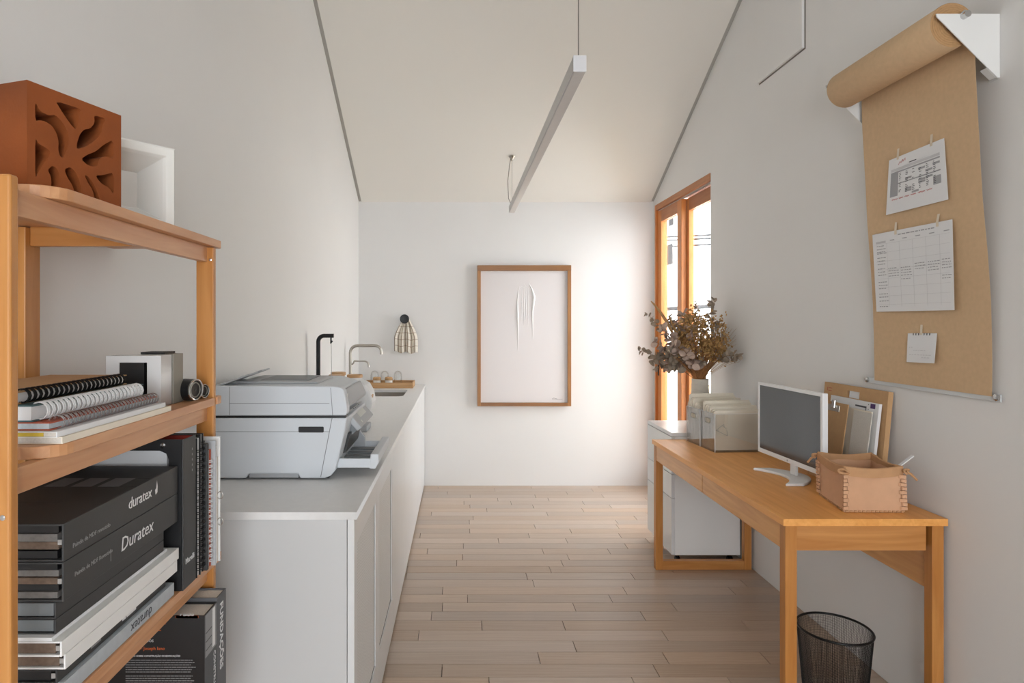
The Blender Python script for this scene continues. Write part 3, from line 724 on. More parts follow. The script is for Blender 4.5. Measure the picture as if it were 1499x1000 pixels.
# ---------------------------------------------------------------- terracotta breeze block
Z0 = SH[0] + 0.0005
def ray_face(px, py, A, u):
    d = Vector(((px-CX)/F, 1.0, -(py-CY)/F)); nrm = Vector((u.y, -u.x, 0))
    t = (A - Vector((0, 0, H))).dot(nrm) / d.dot(nrm); p = Vector((0, 0, H)) + t*d
    return ((p-A).dot(u), (p-A).z)
def block(A, B, h, t, loops, matl, name, label, cat):
    A = Vector((A[0], A[1], Z0)); u = (Vector((B[0], B[1], Z0)) - A); wd_ = u.length; u.normalize()
    nrm = Vector((u.y, -u.x, 0))
    th = thing(name, label, cat, tuple(A + u*wd_/2 - nrm*t/2))
    return A, u, wd_, nrm, th
Ab, ub, wb_, nb, tb = block((-0.728, 1.060), (-0.668, 1.244), 0.198, 0.14, None, None, 'terracotta_block', 'terracotta breeze block with leaf shaped openings on top of the bookshelf', 'brick')
hb = 0.198
holes_c = [
 [(162,150),(185,195),(225,215),(255,212),(290,250),(312,290),(317,330),(308,370),(290,412),(275,400),(268,370),(270,335),(262,300),(240,262),(210,243),(185,237),(163,240)],
 [(255,148),(375,187),(360,205),(362,240),(350,280),(335,268),(310,235),(280,190)],
 [(432,213),(487,230),(470,262),(465,300),(430,335),(395,358),(355,370),(352,350),(365,305),(385,280),(415,275),(435,250)],
 [(520,325),(520,415),(490,402),(462,408),(450,430),(445,450),(405,445),(372,415),(400,395),(440,380),(475,350)],
 [(163,318),(180,345),(215,365),(233,382),(225,405),(200,440),(180,470),(163,505)],
 [(522,475),(523,580),(500,545),(470,530),(450,510),(440,490),(480,487)],
 [(220,465),(240,445),(260,455),(277,490),(268,530),(250,560),(225,570),(238,530),(235,495)],
 [(297,462),(320,450),(345,470),(365,510),(374,560),(370,600),(340,610),(342,560),(330,530),(310,500)],
 [(388,490),(400,490),(425,520),(445,560),(458,600),(462,635),(440,630),(425,555),(405,525)]]
loops = [[(0, 0), (wb_, 0), (wb_, hb), (0, hb)]]
for hc in holes_c:
    lpn = [ray_face(x/3.123, 100 + y/3.123, Ab, ub) for x, y in hc]
    lpn = [(min(max(a, 0.014), wb_-0.014), min(max(b, 0.014), hb-0.014)) for a, b in lpn]
    # rounder outline
    for _ in range(1):
        out = []
        for i in range(len(lpn)):
            p, q2 = lpn[i], lpn[(i+1) % len(lpn)]
            out += [(p[0]*0.8+q2[0]*0.2, p[1]*0.8+q2[1]*0.2), (p[0]*0.2+q2[0]*0.8, p[1]*0.2+q2[1]*0.8)]
        lpn = out
    loops.append(lpn)
ob = plate(loops, 0.138, Ab - nb*0.07, ub, (0, 0, 1), M['terra'], tb, 'block_body')
# ---------------------------------------------------------------- white glazed block
Aw, uw, ww, nw, twb = block((-0.792, 1.322), (-0.668, 1.482), 0.2, 0.08, None, None, 'glazed_block', 'white glazed breeze block with square funnel opening on the bookshelf top', 'brick')
hw = 0.198
m = MB()
def wp(u_, z_, d_): return Aw + uw*u_ + Vector((0, 0, z_)) - nw*d_
def sq(i, d_): return [wp(i, i, d_), wp(ww-i, i, d_), wp(ww-i, hw-i, d_), wp(i, hw-i, d_)]
rg = [sq(0.0, 0.07), sq(0.0, 0.004), sq(0.004, 0.0), sq(0.022, 0.0), sq(0.028, 0.008), sq(0.058, 0.07), sq(0.0, 0.07)]
v = [p for r_ in rg[:-1] for p in r_]
fcs = [(i*4+k, i*4+(k+1) % 4, (i+1)*4+(k+1) % 4, (i+1)*4+k) for i in range(5) for k in range(4)] + [(20+k, 20+(k+1) % 4, (k+1) % 4, k) for k in range(4)]
m.add(v, fcs).build('block_body', M['ceramic'], twb, bevel=0.0015)

# ---------------------------------------------------------------- books helper
def spiral(mb, x, z, y0, y1, rx, rz, pitch, wr):
    n = int((y1-y0)/pitch)
    for i in range(n):
        yc_ = y0 + (i+0.5)*pitch
        for dy in (-pitch*0.16, pitch*0.16):
            mb.tube([(x + rx*math.cos(t), yc_+dy, z + rz*math.sin(t)) for t in [2*math.pi*k/12 for k in range(12)]], wr, 5, closed=True)
def vspiral(mb, x, y, z0, z1, rx, ry, pitch, wr):
    n = int((z1-z0)/pitch)
    for i in range(n):
        zc_ = z0 + (i+0.5)*pitch
        for dz in (-pitch*0.16, pitch*0.16):
            mb.tube([(x + rx*math.cos(t), y + ry*math.sin(t), zc_+dz) for t in [2*math.pi*k/12 for k in range(12)]], wr, 5, closed=True)

z = SH[1] + 0.0004
GN = 'notebooks piled on the upper middle shelf'
# two thin magazines
def magazine(x1, y0, y1, za, zb, label, extra=None):
    t = thing('magazine', label, 'magazine', (-0.74, (y0+y1)/2, za), group=GN)
    MB().box(-0.856, x1-0.002, y0+0.001, y1-0.001, za+0.0012, zb-0.0012).build('pages', M['page'], t)
    m = MB().box(-0.857, x1, y0, y1, za, za+0.001).box(-0.857, x1, y0, y1, zb-0.001, zb).box(x1-0.0018, x1, y0, y1, za+0.001, zb-0.001)
    m.build('cover', extra or M['folder'], t)
    return t
magazine(-0.6185, 0.98, 1.350, z, z+0.0105, 'cream magazine lowest in the notebook pile')
t = magazine(-0.6235, 0.975, 1.335, z+0.0108, z+0.0195, 'white magazine with a yellow edge second in the notebook pile', M['paper'])
MB().box(-0.70, -0.645, 0.9742, 0.9758, z+0.0125, z+0.018).build('yellow_tab', M['yellow'], t)
def wirebook(x1, y0, y1, za, th_, sr, cover, pages, wirem, label, sx=0.0, fly=0.0, pitch=0.0125, wr=0.0009, cover2=None):
    t = thing('spiral_notebook', label, 'notebook', (-0.74, (y0+y1)/2, za), group=GN)
    MB().box(-0.856, x1-0.004, y0+0.002, y1-0.002, za+0.0022, za+th_-0.0022).build('pages', pages, t)
    MB().box(-0.857, x1, y0, y1, za, za+0.002).build('cover', cover, t)
    MB().box(-0.857, x1, y0, y1, za+th_-0.002, za+th_).build('cover', cover2 or cover, t)
    mb = MB(); rz_ = max(sr*0.85, th_/2+0.001); spiral(mb, x1-0.001, za+rz_+wr, y0+0.012, y1-0.012, sr, rz_, pitch, wr)
    tag(mb.build('wire_binding', wirem, t, smooth=True), kind='stuff')
    return t
zz = z + 0.0198
wirebook(-0.640, 0.985, 1.335, zz, 0.013, 0.0125, M['redcover'], M['bluepage'], M['spiral_s'], 'silver wire notebook with red brown cover in the pile', pitch=0.0115, wr=0.0008)
zz += 0.0135
wirebook(-0.668, 0.985, 1.330, zz, 0.026, 0.014, M['teal'], M['paper'], M['spiral_w'], 'thick teal notebook bound with white wire', pitch=0.0135, wr=0.0014)
zz += 0.0265
wirebook(-0.697, 0.985, 1.318, zz, 0.020, 0.013, M['card'], M['paper'], M['blackm'], 'kraft covered notebook bound with black wire on top of the pile', pitch=0.0135, wr=0.0014)

# ---------------------------------------------------------------- boxes and lenses
t = thing('white_box', 'white square box with recessed window beside the notebook pile', 'box', (-0.72, 1.43, z))
plate([[(-0.790, z), (-0.667, z), (-0.667, 1.395), (-0.790, 1.395)], [(-0.760, z+0.012), (-0.698, z+0.012), (-0.698, 1.380), (-0.760, 1.380)][::-1]], 0.052, (0, 1.432, 0), (1, 0, 0), (0, 0, 1), M['white'], t, 'shell')
MB().box(-0.7595, -0.705, 1.4065, 1.456, z+0.0125, 1.3795).build('inner_block', M['black'], t)
t = thing('grey_box', 'taupe box with black lid edge standing behind the white box', 'box', (-0.72, 1.49, z))
MB().box(-0.74, -0.6645, 1.462, 1.514, z, 1.396).build('body', M['greyback'], t, bevel=0.001)
MB().box(-0.74, -0.684, 1.4605, 1.514, 1.3963, 1.401).build('lid', M['black'], t)
def lens(c, r, L, ax, label, nm):
    t = thing('camera_lens', label, 'lens', (c[0], c[1], z), group='two small black lenses')
    ax = Vector(ax).normalized(); o_ = Vector((c[0], c[1], z + r + 0.0004)) - ax*L/2
    MB().lathe([(r*0.9, 0), (r, 0.002), (r, L-0.003)], n=28, axis=ax, origin=o_).build('barrel', M['blackboard'], t, smooth=True)
    MB().lathe([(r, L-0.003), (r, L), (r*0.92, L+0.0008), (r*0.84, L), (r*0.82, L-0.006)], n=28, axis=ax, origin=o_, cap0=False, cap1=False).build('rim', M['chrome'], t, smooth=True)
    MB().lathe([(r*0.80, L-0.004), (r*0.62, L-0.001), (r*0.6, L-0.006)], n=28, axis=ax, origin=o_, cap0=False, cap1=False).build('inner_ring', M['greyback'], t, smooth=True)
    MB().lathe([(r*0.6, L-0.006), (r*0.01, L-0.002)], n=28, axis=ax, origin=o_, cap0=False).build('glass', M['blackboard'], t, smooth=True)
lens((-0.652, 1.522), 0.0262, 0.036, (0.96, -0.26, 0), 'larger black lens with metal rim on the shelf beside the grey box', 'a')
lens((-0.642, 1.569), 0.0178, 0.018, (0.96, -0.26, 0), 'smaller black lens with metal rim beside the larger one', 'b')
t = thing('memory_stick', 'flat black stick with metal tip lying at the shelf end', 'gadget', (-0.66, 1.617, z))
MB().box(-0.70, -0.645, 1.608, 1.628, z, z+0.006).build('case', M['black'], t, bevel=0.001)
MB().box(-0.6448, -0.632, 1.611, 1.625, z+0.001, z+0.005).build('plug', M['chrome'], t)

# ---------------------------------------------------------------- stack of sample binders
z = SH[2] + 0.0004
GB = 'sample binders stacked on the lower shelf'
def binder(x1, y0, y1, za, zb, cover, inner, label, th=0.003, inset=0.012, rings=True):
    t = thing('sample_binder', label, 'binder', (-0.74, (y0+y1)/2, za), group=GB)
    x0 = -0.857
    m = MB().box(x0, x1-0.0032, y0, y1, za, za+th).box(x0, x1-0.0032, y0, y1, zb-th, zb).box(x1-0.003, x1, y0, y1, za, zb)
    c = m.build('cover', cover, t, bevel=0.0008)
    n = max(1, int((zb-za-2*th)/0.011)); hh_ = (zb-za-2*th)/n
    for k in range(n):
        MB().box(x0+0.004, x1-inset, y0+0.004+0.003*(k % 2), y1-0.004, za+th+k*hh_+0.0008, za+th+(k+1)*hh_-0.0008).build('swatch_board', inner[k % len(inner)], t)
    if rings: MB().box(x1-inset+0.001, x1-0.0045, y0+0.003, y1-0.003, (za+zb)/2-0.004, (za+zb)/2+0.004).build('clip_rail', M['chrome'], t)
    return t
R_, U_ = (0, 1, 0), (0, 0, 1)
XS = -0.620
g_ = binder(-0.622, 0.99, 1.372, z, 0.9025, M['greyspine'], [M['page']], 'speckled grey sample book lowest in the binder stack', 0.002)
text('duratex', 0.026, (-0.6216, 1.232, 0.8965), (0, -1, 0), (0, 0, -1), M['ink'], g_, 'CENTER', shear=0.1)
k_ = binder(-0.630, 0.985, 1.35, 0.9035, 0.9245, M['charcoal'], [M['black']], 'thin black sample book just above the speckled grey one', 0.002)
for a, b in ((1.075, 1.105), (1.175, 1.187), (1.19, 1.225)):
    MB().box(-0.6298, -0.6294, a, b, 0.911, 0.918).build('spine_print', M['printwhite'] if b < 1.1 or a > 1.16 else M['printgrey'], k_)
w2_ = binder(-0.617, 0.985, 1.376, 0.9255, 0.9495, M['whitemat'], [M['pagebrown'], M['swatchgrey']], 'white sample binder above the thin black book', 0.003)
w1_ = binder(-0.6165, 0.975, 1.383, 0.9505, 0.9745, M['whitemat'], [M['pagebrown']], 'white sample binder under the two plain charcoal binders', 0.003)
tag(MB().box(-0.857, -0.632, 0.975, 1.36, 0.9750, 0.9805).build('paper_sheaf', M['paper']), 'loose white sheaf lying between white and charcoal binders', 'paper')
c4 = binder(-0.632, 0.985, 1.345, 0.981, 1.0045, M['charcoal'], [M['printer3']], 'plain charcoal binder resting on the white sheaf', 0.002, 0.006, False)
c3 = binder(-0.632, 0.985, 1.345, 1.0052, 1.031, M['charcoal'], [M['printer3']], 'plain charcoal binder under the two lettered binders', 0.002, 0.006, False)
l2 = binder(XS, 0.985, 1.385, 1.0318, 1.0935, M['charcoal'], [M['swatchgrey'], M['blackboard'], M['pagebrown']], 'thick black lettered binder second from the top of the stack', 0.003)
l1 = binder(XS, 0.985, 1.385, 1.0945, 1.1535, M['charcoal'], [M['blackboard'], M['pagebrown'], M['swatchgrey']], 'thick black lettered binder on top of the stack', 0.003)
text('duratex', 0.030, (XS+0.0003, 1.222, 1.119), R_, U_, M['printwhite'], l1, 'CENTER', shear=0.1, spacing=0.95)
MB().add([(XS+0.0004, 1.283, 1.118), (XS+0.0004, 1.291, 1.121), (XS+0.0004, 1.292, 1.133), (XS+0.0004, 1.289, 1.146), (XS+0.0004, 1.286, 1.131), (XS+0.0004, 1.281, 1.128)], [(0,1,2,3,4,5)]).build('flame_mark', M['printwhite'], l1)
text('Painéis de MDF revestido', 0.0105, (XS+0.0003, 1.008, 1.108), R_, U_, M['printgrey'], l1, 'LEFT')
text('Duratex', 0.036, (XS+0.0003, 1.212, 1.049), R_, U_, M['printwhite'], l2, 'CENTER', shear=0.15)
text('Painéis de MDF Revestido', 0.0105, (XS+0.0003, 1.013, 1.060), R_, U_, M['printgrey'], l2, 'LEFT')
MB().box(XS+0.0002, XS+0.0005, 1.118, 1.119, 1.045, 1.066).build('spine_rule', M['printgrey'], l2)
# printed squares and lettering on the top cover
tz_ = 1.1537
for k in range(3):
    MB().box(-0.80+0.052*k, -0.76+0.052*k, 1.21, 1.275, tz_, tz_+0.0003).build('printed_square', mat('print_square', rgb(112, 112, 112), 0.4), l1)
m = MB()
for a in ((-0.66, -0.61-0.02, 1.209, 1.211), (-0.66, -0.63, 1.272, 1.274), (-0.66, -0.658, 1.211, 1.272), (-0.632, -0.63, 1.211, 1.272)): m.box(a[0]+0.01, a[1]+0.004, a[2], a[3], tz_, tz_+0.0003)
m.build('printed_outline', M['charcoal'], l1)
text('duratex', 0.03, (-0.80, 1.055, tz_), (1, 0, 0), (0, 1, 0), M['printgrey'], l1, 'CENTER')
for k in range(2): MB().box(-0.86, -0.70, 1.085+0.02*k, 1.093+0.02*k, tz_, tz_+0.0003).build('printed_line', M['charcoal'], l1)

# ---------------------------------------------------------------- lever arch binder standing on the shelf
X1 = -0.610
t = thing('lever_arch_file', 'tall black lever arch file standing beside the binder stack', 'binder', (-0.74, 1.425, z))
hz = z + 0.335
plate([[(-0.868, z), (X1-0.004, z), (X1-0.004, hz), (-0.868, hz)], [(-0.835, z+0.20), (-0.655, z+0.20), (-0.642, z+0.215), (-0.642, z+0.290), (-0.648, z+0.304), (-0.662, z+0.3105), (-0.835, z+0.3105)][::-1]], 0.003, (0, 1.392, 0), (1, 0, 0), (0, 0, 1), M['blackboard'], t, 'cover')
MB().box(-0.868, X1-0.004, 1.454, 1.457, z, hz).build('cover', M['blackboard'], t)
MB().box(-0.860, X1-0.006, 1.4530, 1.4538, z+0.004, hz-0.002).build('lining', M['redlining'], t)
sp_ = MB().box(X1-0.003, X1, 1.3895, 1.4575, z, hz).build('spine', M['charcoal'], t, bevel=0.001)
MB().box(-0.86, -0.66, 1.42, 1.45, z+0.002, z+0.306).build('papers', M['paper'], t)
MB().lathe([(0.006, 0), (0.006, 0.0012), (0.002, 0.002)], n=12, axis=(0, -1, 0), origin=(-0.655, 1.390, z+0.322)).build('rivet', M['chrome'], t)
text('Marelli', 0.017, (X1+0.0003, 1.424, z+0.055), R_, U_, M['printwhite'], sp_, 'CENTER', bold=0.0003)
for k in range(5): MB().box(X1+0.0001, X1+0.0004, 1.435, 1.438, z+0.255+0.012*k, z+0.260+0.012*k).build('spine_print', M['printgrey'], sp_)

def upright_wire(y0, y1, h, cover, wirem, label, x1, sr, wr=0.0012, pitch=0.0105, pages=None):
    t = thing('spiral_notebook', label, 'notebook', (-0.74, (y0+y1)/2, z), group='notebooks standing upright on the lower shelf')
    MB().box(-0.82, x1-0.010, y0+0.0025, y1-0.0025, z+0.001, z+h-0.002).build('pages', pages or M['paper'], t)
    MB().box(-0.822, x1-0.006, y0, y0+0.002, z, z+h).build('cover', cover, t)
    MB().box(-0.822, x1-0.006, y1-0.002, y1, z, z+h).build('cover', cover, t)
    mb = MB(); vspiral(mb, x1-sr*0.9, (y0+y1)/2, z+0.012, z+h-0.012, sr, (y1-y0)/2, pitch, wr)
    tag(mb.build('wire_binding', wirem, t, smooth=True), kind='stuff')
upright_wire(1.461, 1.482, 0.325, M['black'], M['blackm'], 'black wire bound notebook standing against the lever arch file', -0.603, 0.011, wr=0.0009, pitch=0.0145)
upright_wire(1.485, 1.502, 0.33, M['black'], M['blackm'], 'black wire bound notebook second from the lever arch file', -0.605, 0.010, wr=0.0009, pitch=0.0145)
t = thing('hardback_book', 'slim black hardback standing between wire bound notebooks', 'book', (-0.74, 1.510, z))
MB().box(-0.82, -0.611, 1.5055, 1.5125, z, z+0.30).build('pages', M['page'], t)
MB().box(-0.822, -0.603, 1.5035, 1.5055, z, z+0.303).box(-0.822, -0.603, 1.5125, 1.5145, z, z+0.303).box(-0.6108, -0.603, 1.5055, 1.5125, z, z+0.303).build('cover', M['charcoal'], t, bevel=0.001)
upright_wire(1.517, 1.535, 0.285, M['redcover'], M['spiral_w'], 'white wire notebook with red pages standing at the shelf end', -0.600, 0.010, wr=0.001, pitch=0.012)
t = thing('ring_folder', 'white upright folder with small rings at the shelf end', 'folder', (-0.74, 1.56, z))
MB().box(-0.80, -0.596, 1.538, 1.541, z, z+0.305).build('cover', M['printer2'], t)
MB().box(-0.80, -0.596, 1.566, 1.569, z, z+0.31).build('cover', M['whitemat'], t)
MB().box(-0.80, -0.598, 1.542, 1.552, z+0.001, z+0.29).build('pages', M['paper'], t)
MB().box(-0.80, -0.600, 1.553, 1.565, z+0.001, z+0.26).build('pages', M['page'], t)
mb = MB()
for zz_ in (0.10, 0.165): mb.tube([(-0.594 + 0.007*math.cos(a), 1.562, z + zz_ + 0.009*math.sin(a)) for a in [2*math.pi*k/14 for k in range(14)]], 0.0012, 6, closed=True)
mb.build('ring', M['chrome'], t, smooth=True)

# ---------------------------------------------------------------- big books on the bottom visible shelf
z = SH[3] + 0.0004
t = thing('textbook', 'black textbook with orange tag and photo spine, cover facing the room', 'book', (-0.70, 1.46, z))
xe = -0.583; yA, yB_ = 1.440, 1.512; h1 = 0.327
MB().box(-0.81, xe-0.004, yA+0.004, yB_-0.004, z, z+h1-0.004).build('pages', M['page'], t)
c_ = MB().box(-0.815, xe, yA, yA+0.003, z, z+h1).box(-0.815, xe, yB_-0.003, yB_, z, z+h1).box(xe-0.003, xe, yA+0.003, yB_-0.003, z, z+h1).build('cover', M['blackboard'], t)
yc_ = yA - 0.0003
def cvr(px, py): p = P(px, py, yA); return (p.x, p.z)
a = cvr(257, 886.5); b = cvr(290.5, 904)
MB().prism(rrect(a[0], b[0], b[1], z+h1-0.0005, 0.005)[:], 'y', yA-0.0004, yA-0.0001).build('edition_tag', M['orange'], t)
RX, UZ = (1, 0, 0), (0, 0, 1)
text('5ª EDIÇÃO', 0.0068, (cvr(274, 901)[0], yA-0.0006, cvr(274, 901.5)[1]), RX, UZ, M['printwhite'], t, 'CENTER')
for s_, px_, py_ in (('FUNDAMENTOS DA', 243, 914), ('ENGENHARIA DE', 236, 923.5), ('EDIFICAÇÕES', 224.5, 933)):
    text(s_, 0.0155, (cvr(px_, py_)[0], yc_, cvr(px_, py_)[1]), RX, UZ, M['orange'], t, 'RIGHT')
text('MATERIAIS E MÉTODOS', 0.0085, (cvr(225, 940)[0], yc_, cvr(225, 940)[1]), RX, UZ, M['printwhite'], t, 'RIGHT')
text('Edward Allen – Joseph Iano', 0.0105, (cvr(241.5, 951.5)[0], yc_, cvr(241.5, 951.5)[1]), RX, UZ, M['orange'], t, 'RIGHT')
text('FUNDAMENTAL LIVRO SOBRE CONSTRUÇÃO DE EDIFICAÇÕES', 0.0056, (cvr(264, 961.5)[0], yc_, cvr(264, 961.5)[1]), RX, UZ, M['printwhite'], t, 'RIGHT')
m = MB(); rr = random.Random(5)
for i in range(20):
    py_ = 966.5 + i*3.45 + (2.5 if i > 5 else 0) + (2.5 if i > 11 else 0)
    x_ = cvr(184, py_)[0]; xend = cvr(287 - rr.uniform(0, 8), py_)[0]; zc_ = cvr(0, py_)[1]
    while x_ < xend:
        w_ = rr.uniform(0.003, 0.012); m.box(x_, min(x_ + w_, xend), yA-0.0005, yA-0.0002, zc_-0.0008, zc_+0.0008); x_ += w_ + 0.0012
tag(m.build('printed_paragraph', M['printgrey'], t), kind='stuff')
MB().box(xe+0.0001, xe+0.0004, yA+0.004, yB_-0.003, z+h1-0.10, z+h1-0.002).build('spine_photo', M['printgrey'], t)
MB().box(xe+0.0005, xe+0.0007, yA+0.045, yB_-0.012, z+h1-0.095, z+h1-0.004).build('spine_label', M['paper'], t)
m = MB()
for k in range(3): m.box(xe+0.0005, xe+0.0007, yA+0.006, yA+0.04, z+h1-0.045-0.02*k, z+h1-0.043-0.02*k)
m.build('spine_lines', M['charcoal'], t)
text('CONSTRUÇÃO CIVIL', 0.017, (xe+0.0004, yB_-0.020, z+h1-0.108), (0, 0, -1), (0, 1, 0), M['printwhite'], t, 'LEFT')
t = thing('textbook', 'grey textbook lettered in white capitals down the spine', 'book', (-0.70, 1.545, z))
yA2, yB2 = 1.5145, 1.572; h2 = 0.335
MB().box(-0.81, xe-0.004, yA2+0.004, yB2-0.004, z, z+h2-0.004).build('pages', M['page'], t)
MB().box(-0.815, xe, yA2, yA2+0.003, z, z+h2).box(-0.815, xe, yB2-0.003, yB2, z, z+h2).box(xe-0.003, xe, yA2+0.003, yB2-0.003, z, z+h2).build('cover', mat('grey_cloth_cover', rgb(96, 96, 98), 0.6), t)
text('FUNDAÇÕES', 0.028, (xe+0.0003, yA2+0.018, z+h2-0.02), (0, 0, -1), (0, 1, 0), M['printwhite'], t, 'LEFT', bold=0.0006)

# ================================================================ desk on the right
DT = 0.7676; dX0, dX1, dY0, dY1 = 1.158, 1.747, 2.244, 3.775
dk = thing('desk', 'honey wood desk with two drawers standing along the right wall', 'desk', (1.45, 3.0, 0))
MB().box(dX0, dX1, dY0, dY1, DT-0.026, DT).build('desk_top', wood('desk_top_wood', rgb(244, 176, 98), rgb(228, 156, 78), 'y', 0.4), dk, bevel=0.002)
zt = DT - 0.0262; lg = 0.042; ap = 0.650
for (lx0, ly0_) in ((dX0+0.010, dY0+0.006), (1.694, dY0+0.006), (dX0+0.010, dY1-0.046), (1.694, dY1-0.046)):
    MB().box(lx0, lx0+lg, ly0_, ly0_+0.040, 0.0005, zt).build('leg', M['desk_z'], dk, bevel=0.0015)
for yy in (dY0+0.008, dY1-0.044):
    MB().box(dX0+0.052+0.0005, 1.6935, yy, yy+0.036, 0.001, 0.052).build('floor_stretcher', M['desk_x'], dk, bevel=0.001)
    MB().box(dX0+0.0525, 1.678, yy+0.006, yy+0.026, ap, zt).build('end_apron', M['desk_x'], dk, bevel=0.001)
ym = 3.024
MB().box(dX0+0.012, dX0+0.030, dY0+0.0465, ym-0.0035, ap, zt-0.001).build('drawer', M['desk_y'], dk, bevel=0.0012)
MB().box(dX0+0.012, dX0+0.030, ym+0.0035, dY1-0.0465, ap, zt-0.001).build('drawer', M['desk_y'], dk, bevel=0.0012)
MB().box(dX0+0.0305, dX0+0.034, ym-0.01, ym+0.01, ap, zt-0.001).build('drawer_gap_shade', M['kick'], dk)  # dark strip painting shade into the gap between the drawers
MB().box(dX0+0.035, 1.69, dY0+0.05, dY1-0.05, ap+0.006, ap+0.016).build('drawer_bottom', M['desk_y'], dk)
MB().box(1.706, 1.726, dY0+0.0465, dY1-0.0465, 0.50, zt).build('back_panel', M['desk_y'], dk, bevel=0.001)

# ---------------------------------------------------------------- drawer pedestal behind the desk
pX0, pX1, pY0, pY1, pZ0, pZ1 = 1.285, 1.700, 3.80, 4.285, 0.062, 0.802
pd = thing('drawer_pedestal', 'white drawer pedestal on castors at the far end of the desk', 'cabinet', (1.49, 4.04, 0))
MB().box(pX0+0.02, pX1, pY0, pY1, pZ0, pZ1-0.024).build('carcass', M['whitemat'], pd, bevel=0.001)
MB().box(pX0, pX1, pY0, pY1, pZ1-0.022, pZ1).build('top', M['white'], pd, bevel=0.001)
for a, b in ((pZ0+0.002, 0.402), (0.406, 0.548), (0.552, pZ1-0.026)):
    MB().box(pX0, pX0+0.0195, pY0+0.001, pY1-0.001, a, b).build('drawer_front', M['white'], pd, bevel=0.001)
for x_, y_ in ((1.335, 3.845), (1.655, 3.845), (1.335, 4.245), (1.655, 4.245)):
    f_ = MB().box(x_-0.014, x_+0.014, y_-0.016, y_+0.016, 0.048, 0.0618).build('castor_fork', M['chrome'], pd, bevel=0.002)
    MB().lathe([(0.018, -0.013), (0.0215, -0.009), (0.0215, -0.003), (0.012, -0.001), (0.012, 0.001), (0.0215, 0.003), (0.0215, 0.009), (0.018, 0.013)], n=20, axis=(1, 0, 0), origin=(x_, y_, 0.0222)).build('wheel', M['blackm'], f_, smooth=True)

# ---------------------------------------------------------------- clear file boxes
def filebox(cx, cy, rz, label, extra):
    t = thing('file_box', label, 'file box', (cx, cy, DT+0.0004), rz, 'clear file boxes on the desk', world=False)
    Lx, Ly, Hh, th = 0.335, 0.172, 0.207, 0.004
    m = MB()
    m.box(-Lx/2, Lx/2, -Ly/2, -Ly/2+th, 0, Hh).box(-Lx/2, Lx/2, Ly/2-th, Ly/2, 0, Hh)
    m.box(Lx/2-th, Lx/2, -Ly/2+th, Ly/2-th, 0, Hh).box(-Lx/2+th, Lx/2-th, -Ly/2+th, Ly/2-th, 0, th)
    m.build('box_wall', M['acryl'], t)
    plate([[(-Ly/2+th, 0), (Ly/2-th, 0), (Ly/2-th, Hh), (-Ly/2+th, Hh)], rrect(-0.033, 0.033, Hh-0.058, Hh-0.032, 0.012)[::-1]], th, (-Lx/2+th/2, 0, 0), (0, -1, 0), (0, 0, 1), M['acryl'], t, 'handle_wall')
    ed = MB()
    for sy in (-Ly/2+th/2, Ly/2-th/2): ed.box(-Lx/2, Lx/2, sy-th/2-0.0001, sy+th/2+0.0001, Hh-0.0005, Hh+0.0006)
    ed.box(-Lx/2, -Lx/2+th, -Ly/2+th, Ly/2-th, Hh-0.0005, Hh+0.0006)
    for sx in (-Lx/2, Lx/2-0.002):
        for sy in (-Ly/2, Ly/2-0.002): ed.box(sx-0.0003, sx+0.0023, sy-0.0003, sy+0.0023, 0.0005, Hh-0.0006)
    ed.build('edge_glint', M['paper'], t)  # white strips paint the bright glint along the acrylic edges
    hl = MB(); ox = -Lx/2 - 0.0004
    lp_ = rrect(-0.034, 0.034, Hh-0.059, Hh-0.031, 0.013)
    hl.tube([(ox, a, b) for a, b in lp_], 0.0011, 6, closed=True)
    hl.build('handle_edge', M['greyback'], t, smooth=True)
    rr = random.Random(extra)
    for k in range(6):
        yy = Ly/2 - 0.014 - k*0.0235
        hgt = (0.245 if k < 4 else 0.236) + 0.016*(k == 0) - 0.003*k + (0.02 if extra == 1 and k < 3 else 0)
        xl, xr = -Lx/2+0.012, Lx/2-0.012
        poly = [(xl, 0.0045), (xr, 0.0045), (xr, hgt-0.030), (xr-0.03, hgt-0.030), (xr-0.045, hgt), (xl+0.01, hgt), (xl, hgt-0.01)]
        MB().prism(poly, 'y', yy-0.006, yy+0.006).build('hanging_folder', M['folder'], t, bevel=0.001)
        if k in (1, 4): MB().box(xl+0.02, xl+0.03, yy-0.008, yy-0.0062, hgt-0.028, hgt-0.004).build('folder_tab', M['greyback'], t)
    return t
rzb = math.radians(4.5)
b1 = Vector((1.378, 3.385, 0))
def bloc(lx_, ly_): return (b1.x + lx_*math.cos(rzb) - ly_*math.sin(rzb), b1.y + lx_*math.sin(rzb) + ly_*math.cos(rzb))
c1 = bloc(0.1675, 0.086); c2 = bloc(0.1675, 0.086+0.176)
fb1 = filebox(c1[0], c1[1], rzb, 'clear acrylic file box with a line triangle mark beside the monitor', 0)
fb2 = filebox(c2[0], c2[1], rzb, 'clear acrylic file box of folders at the vase end of the desk', 1)
# triangle mark on the near side of the first box
m = MB(); Lx = -0.1675
tri = [(0.006, 0.118), (0.048, 0.155), (0.068, 0.085), (0.006, 0.118)]
def onb(a, b): return (Lx + a, -0.0866, b)
m.tube([onb(0.008, 0.122), onb(0.05, 0.152)], 0.0009, 5); m.tube([onb(0.05, 0.152), (onb(0.053, 0.136))], 0.0009, 5); m.tube([onb(0.042, 0.144), onb(0.064, 0.128)], 0.0009, 5)
m.tube([onb(0.006, 0.120), onb(0.070, 0.090)], 0.0009, 5); m.tube([onb(0.070, 0.090), onb(0.066, 0.122)], 0.0009, 5); m.tube([onb(0.008, 0.122), onb(0.022, 0.116), onb(0.02, 0.126)], 0.0009, 5)
m.build('line_mark', M['greyback'], fb1)

